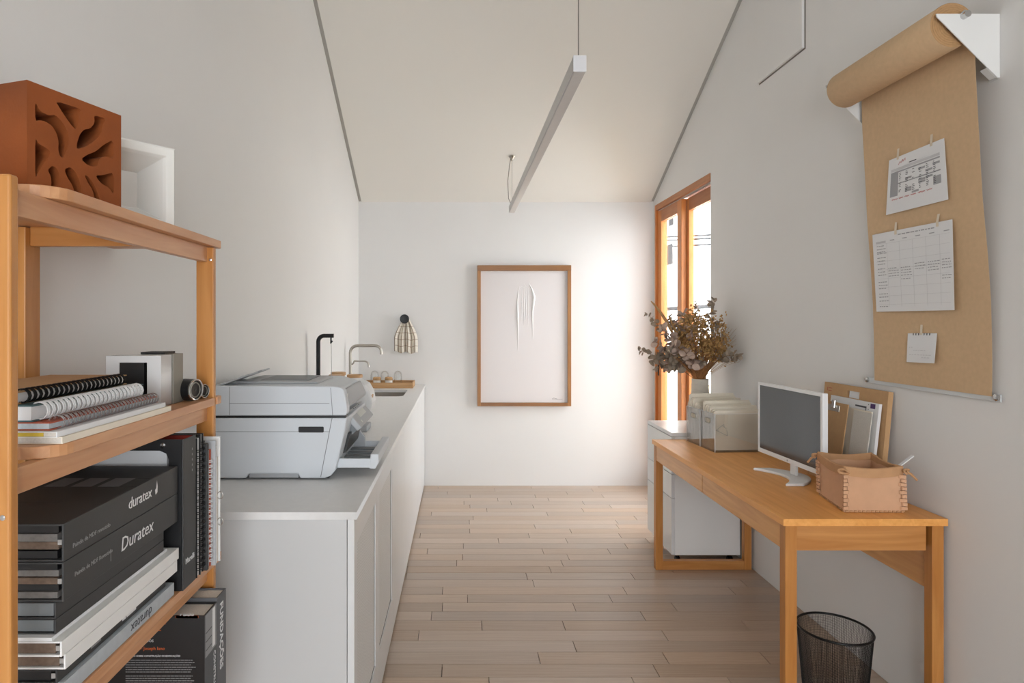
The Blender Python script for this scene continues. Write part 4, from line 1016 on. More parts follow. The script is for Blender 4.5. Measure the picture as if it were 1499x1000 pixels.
# ---------------------------------------------------------------- monitor
mn = thing('monitor', 'white framed computer monitor on a curved white foot on the desk', 'monitor', (1.50, 2.835, DT+0.0004), world=True)
L0 = Vector((1.470, 3.090, 0)); R0 = Vector((1.490, 2.577, 0)); uu = (R0 - L0); wM = uu.length; uu.normalize()
nm = Vector((-uu.y, uu.x, 0)); nm = nm if nm.x < 0 else -nm           # towards the room
zb, zt2 = 0.838, 1.178
def mp_(a, h, d): return L0 + uu*a + Vector((0, 0, h)) + nm*d
def mbox(a0, a1, h0, h1, d0, d1):
    v = [mp_(a, h, d) for d in (d0, d1) for h in (h0, h1) for a in (a0, a1)]
    return MB().add(v, [(0,2,3,1),(4,5,7,6),(0,1,5,4),(2,6,7,3),(0,4,6,2),(1,3,7,5)])
mbox(0, wM, zb, zt2, -0.024, -0.004).build('housing', M['monwhite'], mn, bevel=0.002)
bz = MB(); bw = 0.014; bb = 0.020
for a0, a1, h0, h1 in ((0, bw, zb, zt2), (wM-bw, wM, zb, zt2), (bw, wM-bw, zt2-bw, zt2), (bw, wM-bw, zb, zb+bb)):
    v = [mp_(a, h, d) for d in (-0.0039, 0.0) for h in (h0, h1) for a in (a0, a1)]
    bz.add(v, [(0,2,3,1),(4,5,7,6),(0,1,5,4),(2,6,7,3),(0,4,6,2),(1,3,7,5)])
bz.build('bezel', M['monwhite'], mn)
mbox(bw+0.0002, wM-bw-0.0002, zb+bb+0.0002, zt2-bw-0.0002, -0.0039, -0.0015).build('screen', M['screen'], mn)
mbox(0.10, wM-0.10, zb+0.05, zt2-0.05, -0.045, -0.0242).build('back_shell', M['monwhite'], mn, bevel=0.008)
mbox(wM/2-0.004, wM/2+0.004, zb+0.006, zb+0.014, 0.0001, 0.0006).build('logo_dot', M['printer2'], mn)
mbox(wM/2-0.022, wM/2+0.022, 0.782, 0.90, -0.038, -0.0245).build('neck', M['monwhite'], mn, bevel=0.003)
# crescent foot
ccx, ccy = mp_(wM/2, 0, -0.02).x, mp_(wM/2, 0, -0.02).y
out_, inn = [], []
for i in range(17):
    s_ = -1 + 2*i/16
    yy = ccy + s_*0.148
    xo = ccx - 0.085 + 0.03*(1 - s_*s_) * -0.2 + 0.0*(s_)
    xc = ccx + 0.02 - 0.085*s_*s_
    hwid = 0.050 - 0.010*abs(s_)**2
    out_.append((xc - hwid, yy)); inn.append((xc + hwid, yy))
MB().prism(out_ + inn[::-1], 'z', DT+0.0004, DT+0.0135).build('foot', M['monwhite'], mn, bevel=0.004, seg=3)

# ---------------------------------------------------------------- cardboard folders leaning on the wall
def lean(name, label, cat, y0, y1, h, xb_, xt_, matl, th=0.004, zb_=DT+0.0006):
    t = thing(name, label, cat, (xb_, (y0+y1)/2, zb_))
    d = Vector((xt_-xb_, 0, math.sqrt(h*h-(xt_-xb_)**2))).normalized(); n_ = Vector((d.z, 0, -d.x))
    def pt(a, y_, k): return Vector((xb_, y_, zb_)) + d*a + n_*k
    return t, pt
def lbox(pt, a0, a1, y0, y1, k0, k1):
    v = [pt(a, y_, k) for k in (k0, k1) for y_ in (y0, y1) for a in (a0, a1)]
    return MB().add(v, [(0,2,3,1),(4,5,7,6),(0,1,5,4),(2,6,7,3),(0,4,6,2),(1,3,7,5)])
t, pt = lean('cardboard_case', 'brown cardboard case with a handle slot leaning on the wall', 'folder', 2.525, 2.965, 0.424, 1.688, 1.726, M['card'])
hy0, hy1, ha0, ha1 = 2.705, 2.795, 0.372, 0.402
o3 = lbox(pt, 0, ha0, 2.525, 2.965, 0, 0.02)
o3.add(lbox(pt, ha1, 0.424, 2.525, 2.965, 0, 0.02).v, [(0,2,3,1),(4,5,7,6),(0,1,5,4),(2,6,7,3),(0,4,6,2),(1,3,7,5)])
o3.add(lbox(pt, ha0, ha1, 2.525, hy0, 0, 0.02).v, [(0,2,3,1),(4,5,7,6),(0,1,5,4),(2,6,7,3),(0,4,6,2),(1,3,7,5)])
o3.add(lbox(pt, ha0, ha1, hy1, 2.965, 0, 0.02).v, [(0,2,3,1),(4,5,7,6),(0,1,5,4),(2,6,7,3),(0,4,6,2),(1,3,7,5)])
o3.build('case_body', M['card'], t)
lbox(pt, ha0, ha1, hy0+0.001, hy1-0.012, 0.006, 0.012).build('slot_paper', M['paper'], t)
for k in range(2): lbox(pt, 0.398-0.012*k, 0.401-0.012*k, 2.905, 2.931, -0.0006, -0.0001).build('printed_line', M['redcover'], t)
lbox(pt, 0.386, 0.402, 2.936, 2.940, -0.0006, -0.0001).build('printed_line', M['redcover'], t)
t, pt = lean('white_folder', 'white printed folder with purple square leaning on the cardboard case', 'folder', 2.55, 2.88, 0.37, 1.664, 1.705, M['paper'])
lbox(pt, 0, 0.372, 2.55, 2.88, 0, 0.012).build('folder_cover', M['paper'], t)
lbox(pt, 0.348, 0.368, 2.572, 2.602, -0.0006, -0.0001).build('purple_square', M['purple'], t)
lbox(pt, 0.345, 0.352, 2.63, 2.70, -0.0006, -0.0001).build('printed_bar', M['ink'], t)
lbox(pt, 0.332, 0.352, 2.626, 2.631, -0.0006, -0.0001).build('printed_bar', M['ink'], t)
for k in range(2): lbox(pt, 0.34+0.02*k, 0.344+0.02*k, 2.612, 2.616, -0.0006, -0.0001).build('printed_dot', M['ink'], t)
t, pt = lean('paper_file', 'off white file of papers in front of the white printed folder', 'folder', 2.57, 2.73, 0.335, 1.645, 1.688, M['paper'])
lbox(pt, 0, 0.338, 2.572, 2.74, 0, 0.006).build('file_cover', M['folder'], t)
lbox(pt, 0.004, 0.332, 2.562, 2.68, -0.004, -0.0005).build('sheet', M['page'], t)
t, pt = lean('clipboard', 'brown clipboard with metal clip leaning behind the monitor', 'clipboard', 2.69, 2.92, 0.36, 1.620, 1.668, M['card'])
lbox(pt, 0, 0.352, 2.692, 2.92, 0, 0.004).build('board', M['card'], t)
cl = lbox(pt, 0.312, 0.340, 2.745, 2.83, -0.0035, -0.0003).build('clip', M['steel'], t, bevel=0.001)
lbox(pt, 0.325, 0.362, 2.770, 2.794, -0.012, -0.0037).build('clip_lever', M['chrome'], cl, bevel=0.003)

# ---------------------------------------------------------------- leather basket
bk = thing('leather_basket', 'natural leather basket with laced corners at the end of the desk', 'basket', (1.552, 2.45, DT+0.0006), 0, world=True)
Bz = DT + 0.0006
cb = [Vector((1.424, 2.322, Bz)), Vector((1.642, 2.318, Bz)), Vector((1.662, 2.535, Bz)), Vector((1.466, 2.556, Bz))]
ctp = [Vector((1.427, 2.325, Bz+0.166)), Vector((1.640, 2.325, Bz+0.166)), Vector((1.660, 2.530, Bz+0.174)), Vector((1.460, 2.556, Bz+0.172))]
def side(i, inset=0.0):
    A0, B0, A1, B1 = cb[i], cb[(i+1) % 4], ctp[i], ctp[(i+1) % 4]
    return A0, B0, A1, B1
cen = sum(cb, Vector())/4
for i in range(4):
    A0, B0, A1, B1 = side(i); m = MB(); n1, n2 = 10, 8; vv = []; nrm = (B0-A0).cross(Vector((0, 0, 1))).normalized()
    for lay in (0, -0.004):
        for j in range(n2+1):
            for k in range(n1+1):
                a, b = k/n1, j/n2
                p = A0.lerp(B0, a).lerp(A1.lerp(B1, a), b)
                bul = -0.010*math.sin(a*math.pi)*math.sin(b*math.pi)*1.0
                sag = -0.010*math.sin(a*math.pi)*b
                vv.append(p + nrm*(bul + lay) + Vector((0, 0, sag)))
    N1 = (n1+1)*(n2+1); fcs = []
    for j in range(n2):
        for k in range(n1):
            q0 = j*(n1+1)+k; fcs.append((q0, q0+1, q0+n1+2, q0+n1+1)); fcs.append((N1+q0, N1+q0+n1+1, N1+q0+n1+2, N1+q0+1))
    for k in range(n1):
        fcs.append((k, N1+k, N1+k+1, k+1)); q0 = n2*(n1+1)+k; fcs.append((q0, q0+1, N1+q0+1, N1+q0))
    for j in range(n2):
        q0 = j*(n1+1); fcs.append((q0, q0+n1+1, N1+q0+n1+1, N1+q0)); q0 += n1; fcs.append((q0, N1+q0, N1+q0+n1+1, q0+n1+1))
    m.add(vv, fcs).build('side_panel', M['leather'], bk, smooth=True)
    # folded suede band along the rim
    m = MB(); vv = []
    for k in range(n1+1):
        a = k/n1; p = A1.lerp(B1, a) + Vector((0, 0, -0.010*math.sin(a*math.pi)))
        for d_, h_ in ((0.0035, -0.030), (0.0042, -0.012), (0.003, 0.002), (-0.0015, 0.005), (-0.006, 0.002), (-0.0065, -0.02)):
            vv.append(p + nrm*(d_ - 0.003*math.sin(a*math.pi)*0) + Vector((0, 0, h_)))
    fcs = [(k*6+j, (k+1)*6+j, (k+1)*6+j+1, k*6+j+1) for k in range(n1) for j in range(5)] + [(k*6+5, (k+1)*6+5, (k+1)*6, k*6) for k in range(n1)] + [(5, 4, 3, 2, 1, 0), tuple(n1*6+j for j in range(6))]
    m.add(vv, fcs).build('rim_band', M['leather2'], bk, smooth=True)
    # stitches along the bottom seam
    ns = 14
    for k in range(ns):
        a = (k+0.5)/ns; p = A0.lerp(B0, a) + nrm*0.002 + Vector((0, 0, 0.004))
        d = (B0-A0).normalized()
        MB().obox(p, d*0.0055, nrm*0.002, Vector((0, 0, 0.0035))).build('stitch', M['leather2'], bk, bevel=0.0012)
    # corner lacing
    A0, A1 = cb[i], ctp[i]; outw = (A0 - cen); outw.z = 0; outw.normalize(); tg = Vector((-outw.y, outw.x, 0))
    for k in range(9):
        b = 0.10 + 0.78*k/9; p = A0.lerp(A1, b) + outw*0.002
        wdt = 0.021 if k % 2 == 0 else 0.013
        ou = MB()
        nrmA = (cb[(i+1) % 4]-cb[i]).normalized(); nrmB = (cb[i-1]-cb[i]).normalized()
        v = []
        for zz_ in (-0.0060, 0.0060):
            for q_, o__ in ((nrmB*wdt*0.8, 0.004), (nrmB*wdt*0.35, 0.006), (Vector((0, 0, 0)), 0.0075), (nrmA*wdt*0.35, 0.006), (nrmA*wdt*0.8, 0.004)):
                v.append(p + q_ + outw*(o__ + 0.002) + Vector((0, 0, zz_)))
        for zz_ in (-0.0060, 0.0060):
            for q_ in (nrmB*wdt*0.8, nrmB*wdt*0.35, Vector((0, 0, 0)), nrmA*wdt*0.35, nrmA*wdt*0.8):
                v.append(p + q_ - outw*0.001 + Vector((0, 0, zz_)))
        fc_ = [(j, j+1, j+6, j+5) for j in range(4)] + [(10+j, 15+j, 16+j, 11+j) for j in range(4)] + [(j, 10+j, 11+j, j+1) for j in range(4)] + [(5+j, 6+j, 16+j, 15+j) for j in range(4)] + [(0, 5, 15, 10), (4, 14, 19, 9)]
        ou.add(v, fc_).build('lace', M['leather'], bk)
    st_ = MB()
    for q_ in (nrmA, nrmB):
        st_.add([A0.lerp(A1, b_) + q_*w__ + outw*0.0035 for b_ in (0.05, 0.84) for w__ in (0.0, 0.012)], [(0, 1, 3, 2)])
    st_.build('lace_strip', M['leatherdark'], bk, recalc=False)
    # knotted tie under the rim
    p = ctp[i] + outw*0.012 + Vector((0, 0, -0.014))
    pts = [p + tg*0.017*math.cos(a) + Vector((0, 0, 0.007*math.sin(a))) + outw*0.004*math.sin(2*a) for a in [2*math.pi*k/16 for k in range(16)]]
    MB().tube(pts, 0.0045, 6, closed=True).build('knot', M['leather2'], bk, smooth=True)
    if i == 1:
        MB().tube([p, p + Vector((0.014, -0.004, -0.008)), p + Vector((0.034, -0.008, -0.030))], [0.006, 0.005, 0.004], 6).build('tie_end', M['leather2'], bk, smooth=True)
    if i == 3:
        MB().tube([p, p + Vector((-0.014, 0.004, -0.012)), p + Vector((-0.028, 0.006, -0.030))], [0.005, 0.004, 0.004], 6).build('tie_end', M['leather2'], bk, smooth=True)
MB().add([p + Vector((0, 0, 0.003)) + (cen-p)*0.02 for p in cb] + [p + Vector((0, 0, 0.0005)) + (cen-p)*0.02 for p in cb], [(0,1,2,3), (7,6,5,4), (0,4,5,1), (1,5,6,2), (2,6,7,3), (3,7,4,0)]).build('base', M['leather'], bk)
pc = thing('wooden_ruler', 'pale flat stick poking out of the leather basket', 'ruler', (1.60, 2.44, Bz+0.004))
e0, e1 = Vector((1.56, 2.45, Bz+0.02)), P(1336, 667, 2.40)
dd = (e1-e0)/2
MB().obox((e0+e1)/2, dd, (0, 0.007, 0), dd.cross(Vector((0, 1, 0))).normalized()*0.0018).build('stick', M['paper'], pc)

# ---------------------------------------------------------------- waste basket
wx_, wy_ = 1.436, 2.405; rT, rB, hW = 0.128, 0.103, 0.300
wb2 = thing('waste_basket', 'round black wire mesh waste basket under the desk', 'bin', (wx_, wy_, 0))
def wr_(zv): return rB + (rT-rB)*zv/hW
N_, R2 = 128, 64; m = MB(); vv = []; ff = []
for j in range(R2+1):
    zv = 0.006 + (hW-0.012)*j/R2
    for k in range(N_):
        a = 2*math.pi*k/N_; vv.append((wx_ + wr_(zv)*math.cos(a), wy_ + wr_(zv)*math.sin(a), zv))
for j in range(R2):
    for k in range(N_): ff.append((j*N_+k, j*N_+(k+1) % N_, (j+1)*N_+(k+1) % N_, (j+1)*N_+k))
ms = m.add(vv, ff).build('mesh_wall', M['blackm'], wb2)
wm = ms.modifiers.new('wire', 'WIREFRAME'); wm.thickness = 0.0017; wm.use_replace = True; wm.use_even_offset = False
MB().tube([(wx_+rT*math.cos(a), wy_+rT*math.sin(a), hW) for a in [2*math.pi*k/64 for k in range(64)]], 0.0045, 10, closed=True).build('rim', M['blackm'], wb2, smooth=True)
MB().lathe([(rB+0.001, 0.0006), (rB+0.002, 0.012), (rB-0.002, 0.012), (rB-0.003, 0.004)], wx_, wy_, 48, True, True).build('base', M['blackm'], wb2, smooth=True)

# ================================================================ kraft paper roll on the right wall
def kx(zv):
    tb_ = [(2.45, 1.684), (2.30, 1.686), (2.10, 1.697), (1.876, 1.709), (1.70, 1.724), (1.55, 1.733), (1.40, 1.737), (1.20, 1.739)]
    for (z1, x1), (z2, x2) in zip(tb_, tb_[1:]):
        if zv >= z2: f = (zv-z2)/(z1-z2); return x2 + (x1-x2)*min(f, 1)
    return tb_[-1][1]
KY0, KY1 = 2.052, 2.630
kr = thing('kraft_paper_roll', 'brown kraft paper roll on white wall brackets with its sheet hanging down', 'paper roll', (1.70, 2.34, 2.26))
rc = Vector((1.611, 0, 2.441)); rr_ = 0.073
MB().lathe([(rr_-0.0005, 0), (rr_, 0.001), (rr_, KY1-KY0-0.001), (rr_-0.0005, KY1-KY0)], n=56, axis=(0, 1, 0), origin=(rc.x, KY0, rc.z), cap0=False, cap1=False).build('roll', M['kraft'], kr, smooth=True)
for yy, s_ in ((KY0, 1), (KY1, -1)):
    mb = MB()
    for k in range(7):
        ra, rb2 = 0.022 + (rr_-0.0225)*k/7, 0.022 + (rr_-0.0225)*(k+1)/7 - 0.0005
        mb.lathe([(ra, 0.0015), (ra+0.0004, 0.0), (rb2, 0.0), (rb2+0.0004, 0.0015)], n=48, axis=(0, s_, 0), origin=(rc.x, yy, rc.z), cap0=False, cap1=False)
    mb.build('roll_end', M['kraftend'], kr, smooth=True)
MB().tube([(1.634, KY0-0.035, 2.462), (1.634, KY1+0.035, 2.462)], 0.011, 14).build('axle', M['chrome'], kr, smooth=True)
# sheet
m = MB(); vv = []; ff = []; n1, n2 = 30, 10
top_z = 2.441
for j in range(n1+1):
    zv = top_z - (top_z-1.228)*j/n1
    for k in range(n2+1):
        a = k/n2; tt = (top_z-zv)/(top_z-1.228)
        y_a = 2.044 + 0.012*math.sin(tt*3.0)*tt; y_b = 2.626 + 0.006*tt
        x_ = kx(zv) + 0.0015*math.sin(a*7 + tt*5)*tt*(1-tt)*4
        vv.append((x_, KY0 + (KY1-KY0)*a + 0.006*math.sin(tt*6)*(1-a)*tt, zv))
for j in range(n1):
    for k in range(n2): q0 = j*(n2+1)+k; ff.append((q0, q0+1, q0+n2+2, q0+n2+1))
sh_ = m.add(vv, ff).build('hanging_sheet', M['kraft'], kr, smooth=True)
sd = sh_.modifiers.new('thick', 'SOLIDIFY'); sd.thickness = 0.0006; sd.offset = 0
# brackets
def bracket(yy, dirn):
    pts = [(1.546, 2.470), (XR-0.001, 2.470), (XR-0.001, 2.264), (1.744, 2.264), (1.548, 2.460)]
    b_ = MB().prism(pts, 'y', yy-0.0015, yy+0.0015).build('bracket', M['whitemat'], kr)
    MB().box(XR-0.003, XR-0.0004, min(yy, yy+dirn*0.04), max(yy, yy+dirn*0.04), 2.262, 2.470).build('wall_flange', M['whitemat'], b_)
    MB().obox((1.728, yy+dirn*0.015, 2.281), (0.0155, 0, -0.0155), (0, 0.013, 0), (0.0008, 0, 0.0008)).build('lower_flange', M['whitemat'], b_)
    return b_
bracket(2.0675-0.03, 1); bracket(KY1+0.022, -1)
for yy in (2.034, KY1+0.026):
    MB().lathe([(0.012, 0), (0.012, 0.006), (0.009, 0.009)], n=6, axis=(0, -1, 0) if yy < 2.3 else (0, 1, 0), origin=(1.634, yy, 2.468)).build('bolt', M['chrome'], kr)
# bottom rail
br_ = MB().box(1.7425, XR-0.006, 2.022, 2.690, 1.212, 1.238).build('bottom_rail', mat('pale_metal', rgb(206, 208, 208), 0.4, metal=0.3), kr, bevel=0.001)
for yy in (2.034, 2.680):
    MB().lathe([(0.011, 0), (0.011, 0.006), (0.006, 0.009)], n=16, axis=(-1, 0, 0), origin=(1.7424, yy, 1.226)).build('knob', M['chrome'], br_, smooth=True)
    MB().lathe([(0.006, 0), (0.006, 0.0055)], n=10, axis=(1, 0, 0), origin=(XR-0.006, yy, 1.226)).build('spacer', M['chrome'], br_)

# ---------------------------------------------------------------- sheets taped on the kraft paper
class Patch:
    def __init__(s, tl, tr, br, bl, lift=(0.004, 0.004, 0.012, 0.010), curl=0.0):
        def g(p, l):
            X = 1.70
            for _ in range(6):
                v_ = onX(p[0], p[1], X); X = kx(v_.z) - l
            return onX(p[0], p[1], X)
        s.c = [g(tl, lift[0]), g(tr, lift[1]), g(br, lift[2]), g(bl, lift[3])]; s.curl = curl
    def __call__(s, u, v, d=0.0):
        # u left to right, v top to bottom
        p = s.c[0].lerp(s.c[1], u).lerp(s.c[3].lerp(s.c[2], u), v)
        return p + Vector((-d - s.curl*math.sin(math.pi*u)*v, 0, 0))
    def mesh(s, name, matl, parent, n=10):
        m = MB(); vv = []
        for lay in (0, -0.0006):
            vv += [s(i/n, j/n, lay) for j in range(n+1) for i in range(n+1)]
        N = (n+1)**2; ff = []
        for j in range(n):
            for i in range(n):
                q0 = j*(n+1)+i; ff += [(q0, q0+1, q0+n+2, q0+n+1), (N+q0, N+q0+n+1, N+q0+n+2, N+q0+1)]
        for i in range(n):
            ff += [(i, N+i, N+i+1, i+1), (n*(n+1)+i, n*(n+1)+i+1, N+n*(n+1)+i+1, N+n*(n+1)+i)]
            a, b = i*(n+1), (i+1)*(n+1); ff += [(a, b, N+b, N+a), (a+n, N+a+n, N+b+n, b+n)]
        return m.add(vv, ff).build(name, matl, parent, smooth=True)
    def q(s, mb, u0, u1, v0, v1, d=0.0009):
        nseg = max(1, int((u1-u0)*10+0.5))
        for k in range(nseg):
            a, b = u0 + (u1-u0)*k/nseg, u0 + (u1-u0)*(k+1)/nseg
            mb.quad(s(a, v0, d), s(b, v0, d), s(b, v1, d), s(a, v1, d))
def tapes(parent, patch, us):
    for u in us:
        p0_, p1_ = patch(u, 0.05, 0.0012), patch(u, 0, 0.0012)
        y_, z_ = p1_.y, p1_.z
        MB().add([(p0_.x, y_-0.006, p0_.z), (p0_.x, y_+0.006, p0_.z), (p1_.x, y_+0.006, p1_.z), (p1_.x, y_-0.006, p1_.z), (kx(z_+0.03)-0.0012, y_+0.006, z_+0.032), (kx(z_+0.03)-0.0012, y_-0.006, z_+0.032)],
                 [(0, 1, 2, 3), (3, 2, 4, 5)]).build('tape', M['tape'], parent, recalc=False)
rr = random.Random(3)
# timetable sheet
p1 = Patch((1301.5, 235), (1382, 202), (1388, 292), (1297, 315))
s1 = thing('timetable_sheet', 'white sheet with grey timetable and red handwriting taped to kraft paper', 'paper', tuple(p1(0.5, 1)))
p1.mesh('sheet', M['paper'], s1)
m = MB(); p1.q(m, 0.06, 0.92, 0.20, 0.245); tag(m.build('print_header', M['inkpale'], s1, recalc=False), kind='stuff')
m = MB(); p1.q(m, 0.06, 0.20, 0.27, 0.70); p1.q(m, 0.06, 0.92, 0.26, 0.285)
for (u, v) in ((0.33, .42), (0.33, .60), (0.56, .33), (0.68, .40), (0.80, .33), (0.56, .52), (0.68, .51), (0.80, .58), (0.80, .62), (0.33, .64), (.45, .69), (.56, .56)):
    p1.q(m, u, u+0.115, v, v+0.035)
p1.q(m, 0.2, 0.92, 0.475, 0.495); p1.q(m, 0.8, 0.92, 0.56, 0.70)
tag(m.build('print_cells', M['inkgrey'], s1, recalc=False), kind='stuff')
m = MB()
for ci in range(6):
    for ri in range(13):
        v = 0.305 + ri*0.03; u = 0.22 + ci*0.118
        if rr.random() < 0.75: p1.q(m, u, u + rr.uniform(0.02, 0.045), v, v+0.011, 0.0012)
p1.q(m, 0.40, 0.53, 0.165, 0.18, 0.0012)
tag(m.build('print_text', M['ink'], s1, recalc=False), kind='stuff')
m = MB()
m.tube([p1(0.20, 0.15, 0.0015), p1(0.23, 0.10, 0.0015), p1(0.25, 0.13, 0.0015), p1(0.28, 0.08, 0.0015), p1(0.29, 0.12, 0.0015), p1(0.33, 0.07, 0.0015), p1(0.33, 0.11, 0.0015)], 0.0006, 4)
u = 0.10
while u < 0.80:
    w_ = rr.uniform(0.04, 0.12); n_ = int(w_/0.012)+2
    m.tube([p1(u + w_*k/n_, 0.755 + 0.014*(1 if k % 2 else -1)*rr.uniform(0.4, 1), 0.0015) for k in range(n_+1)], 0.0006, 4); u += w_ + 0.03
tag(m.build('red_handwriting', M['inkred'], s1), kind='stuff')
tapes(s1, p1, (0.18, 0.79))
# planner sheet
p2 = Patch((1277, 344), (1394, 321), (1397, 454), (1283, 456.5), lift=(0.003, 0.010, 0.016, 0.008))
s2 = thing('planner_sheet', 'large pale planner sheet with small handwriting taped to kraft paper', 'paper', tuple(p2(0.5, 1)))
p2.mesh('sheet', M['paper'], s2)
m = MB()
for k in range(8): p2.q(m, 0.04 + 0.0, 0.97, 0.14 + k*0.11, 0.1425 + k*0.11)
for u in (0.20, 0.37, 0.54, 0.70, 0.86): m.quad(p2(u, 0.14, .0009), p2(u+0.003, 0.14, .0009), p2(u+0.003, 0.94, .0009), p2(u, 0.94, .0009))
p2.q(m, 0.05, 0.19, 0.105, 0.13)
tag(m.build('print_grid', M['inkpale'], s2, recalc=False), kind='stuff')
m = MB()
u = 0.36
while u < 0.78: w_ = rr.uniform(0.015, 0.05); p2.q(m, u, u+w_, 0.05, 0.062, 0.0012); u += w_ + 0.01
for k in range(5): p2.q(m, 0.25+0.165*k, 0.25+0.165*k+0.06, 0.105, 0.115, 0.0012)
for v in (0.16, 0.20, 0.235, 0.255, 0.31, 0.35, 0.39, 0.45, 0.49, 0.53, 0.62, 0.66, 0.70, 0.77, 0.81, 0.86, 0.93):
    u = 0.06
    while u < 0.17: w_ = rr.uniform(0.01, 0.04); p2.q(m, u, u+w_, v, v+0.009, 0.0012); u += w_ + 0.008
for (ua, va, n_) in ((0.21, 0.455, 4), (0.38, 0.46, 4), (0.56, 0.43, 3), (0.72, 0.43, 4), (0.88, 0.42, 4), (0.38, 0.60, 1), (0.88, 0.60, 2)):
    for k in range(n_):
        u = ua
        while u < ua + 0.12: w_ = rr.uniform(0.01, 0.035); p2.q(m, u, min(u+w_, 0.98), va+k*0.032, va+k*0.032+0.008, 0.0012); u += w_ + 0.009
tag(m.build('handwriting', M['inkgrey'], s2, recalc=False), kind='stuff')
tapes(s2, p2, (0.33, 0.84))
# small torn note
p3 = Patch((1329, 488), (1371.5, 488), (1367.5, 532), (1327, 530), lift=(0.003, 0.003, 0.016, 0.006))
s3 = thing('torn_note', 'small torn ring pad note taped low on the kraft paper', 'paper', tuple(p3(0.5, 1)))
p3.mesh('sheet', M['paper'], s3)
m = MB()
for k in range(7):
    if k != 3:
        u = 0.19 + k*0.095; m.quad(p3(u, 0.0, .001), p3(u+0.03, 0.0, .001), p3(u+0.03, 0.07, .001), p3(u, 0.07, .001))
tag(m.build('punched_hole', M['ink'], s3, recalc=False), kind='stuff')
m = MB()
for v, ua, ub_ in ((0.47, 0.08, 0.18), (0.58, 0.24, 0.70), (0.73, 0.1, 0.9), (0.82, 0.55, 0.85)):
    u = ua
    while u < ub_: w_ = rr.uniform(0.03, 0.09); p3.q(m, u, u+w_, v, v+0.018, 0.0012); u += w_ + 0.03
tag(m.build('handwriting', M['inkpale'], s3, recalc=False), kind='stuff')
tapes(s3, p3, (0.48,))

# ================================================================ vase and dried bouquet
vx, vy, vz = 1.565, 4.08, pZ1 + 0.0004
vs_ = thing('vase', 'off white bottle vase standing on the white pedestal', 'vase', (vx, vy, vz))
MB().lathe([(0.06, vz), (0.072, vz+0.01), (0.08, vz+0.08), (0.075, vz+0.14), (0.058, vz+0.19), (0.054, vz+0.235), (0.052, vz+0.285), (0.054, vz+0.30), (0.050, vz+0.302), (0.046, vz+0.29), (0.047, vz+0.20)], vx, vy, 32, True, False).build('vase_body', M['vase'], vs_, smooth=True)
for zz_ in (0.225, 0.262):
    MB().tube([(vx+0.0545*math.cos(a), vy+0.0545*math.sin(a), vz+zz_+0.006*math.sin(a*2)) for a in [2*math.pi*k/32 for k in range(32)]], 0.002, 6, closed=True).build('clay_ridge', M['vase'], vs_, smooth=True)
bq = thing('dried_bouquet', 'dried eucalyptus and grass bouquet standing in the off white vase', 'dried flowers', (vx, vy, vz+0.2))
base = Vector((vx, vy, vz+0.27))
rb = random.Random(21)
def bez(a, b, c, n): return [(1-t)**2*a + 2*(1-t)*t*b + t*t*c for t in [i/n for i in range(n+1)]]
def leaf(mb, p, d, nrm, L, w):
    d = d.normalized(); s_ = d.cross(nrm).normalized(); nrm = s_.cross(d).normalized()
    pts = [p, p + d*L*0.25 + s_*w*0.85 + nrm*0.002, p + d*L*0.6 + s_*w + nrm*0.004, p + d*L*0.92 + s_*w*0.5, p + d*L, p + d*L*0.92 - s_*w*0.5, p + d*L*0.6 - s_*w + nrm*0.004, p + d*L*0.25 - s_*w*0.85 + nrm*0.002, p + d*L*0.5 - nrm*0.003]
    mx_ = max(q_.x for q_ in pts)
    if mx_ > XR - 0.012: pts = [q_ - Vector((mx_ - XR + 0.012, 0, 0)) for q_ in pts]
    mb.add(pts, [(8, i, (i+1) % 8) for i in range(8)])
def target(px, py, dy=0.0): return P(px, py, min(vy + dy, 1.705 * F / (px - CX)))
def rv(): return Vector((rb.uniform(-1, 1), rb.uniform(-1, 1), rb.uniform(-1, 1))).normalized()
def euca(px, py, dy, m_leaf, nl, L0_, L1_, start=0.35, bow=0.1):
    c = target(px, py, dy); mid = base.lerp(c, 0.5) + Vector((0, 0, bow)); pts = bez(base, mid, c, 14)
    st = MB().tube(pts, [0.0028 - 0.0018*i/14 for i in range(15)], 5).build('branch', M['stemdry'], bq, smooth=True)
    mb = MB()
    for k in range(nl):
        t = start + (1-start)*(k+0.5)/nl; i = min(int(t*14), 13); f = t*14 - i; p = pts[i].lerp(pts[i+1], f)
        tg = (pts[i+1]-pts[i]).normalized(); L = L0_ + (L1_-L0_)*t
        for s_ in (-1, 1):
            a = rb.uniform(0, 6.28); o1 = tg.orthogonal().normalized(); o2 = tg.cross(o1)
            d = (o1*math.cos(a) + o2*math.sin(a))*s_ + tg*rb.uniform(0.1, 0.7)
            leaf(mb, p, d, rv(), L*rb.uniform(0.95, 1.4), L*0.56)
    tag(mb.build('leaves', m_leaf, st), kind='stuff')
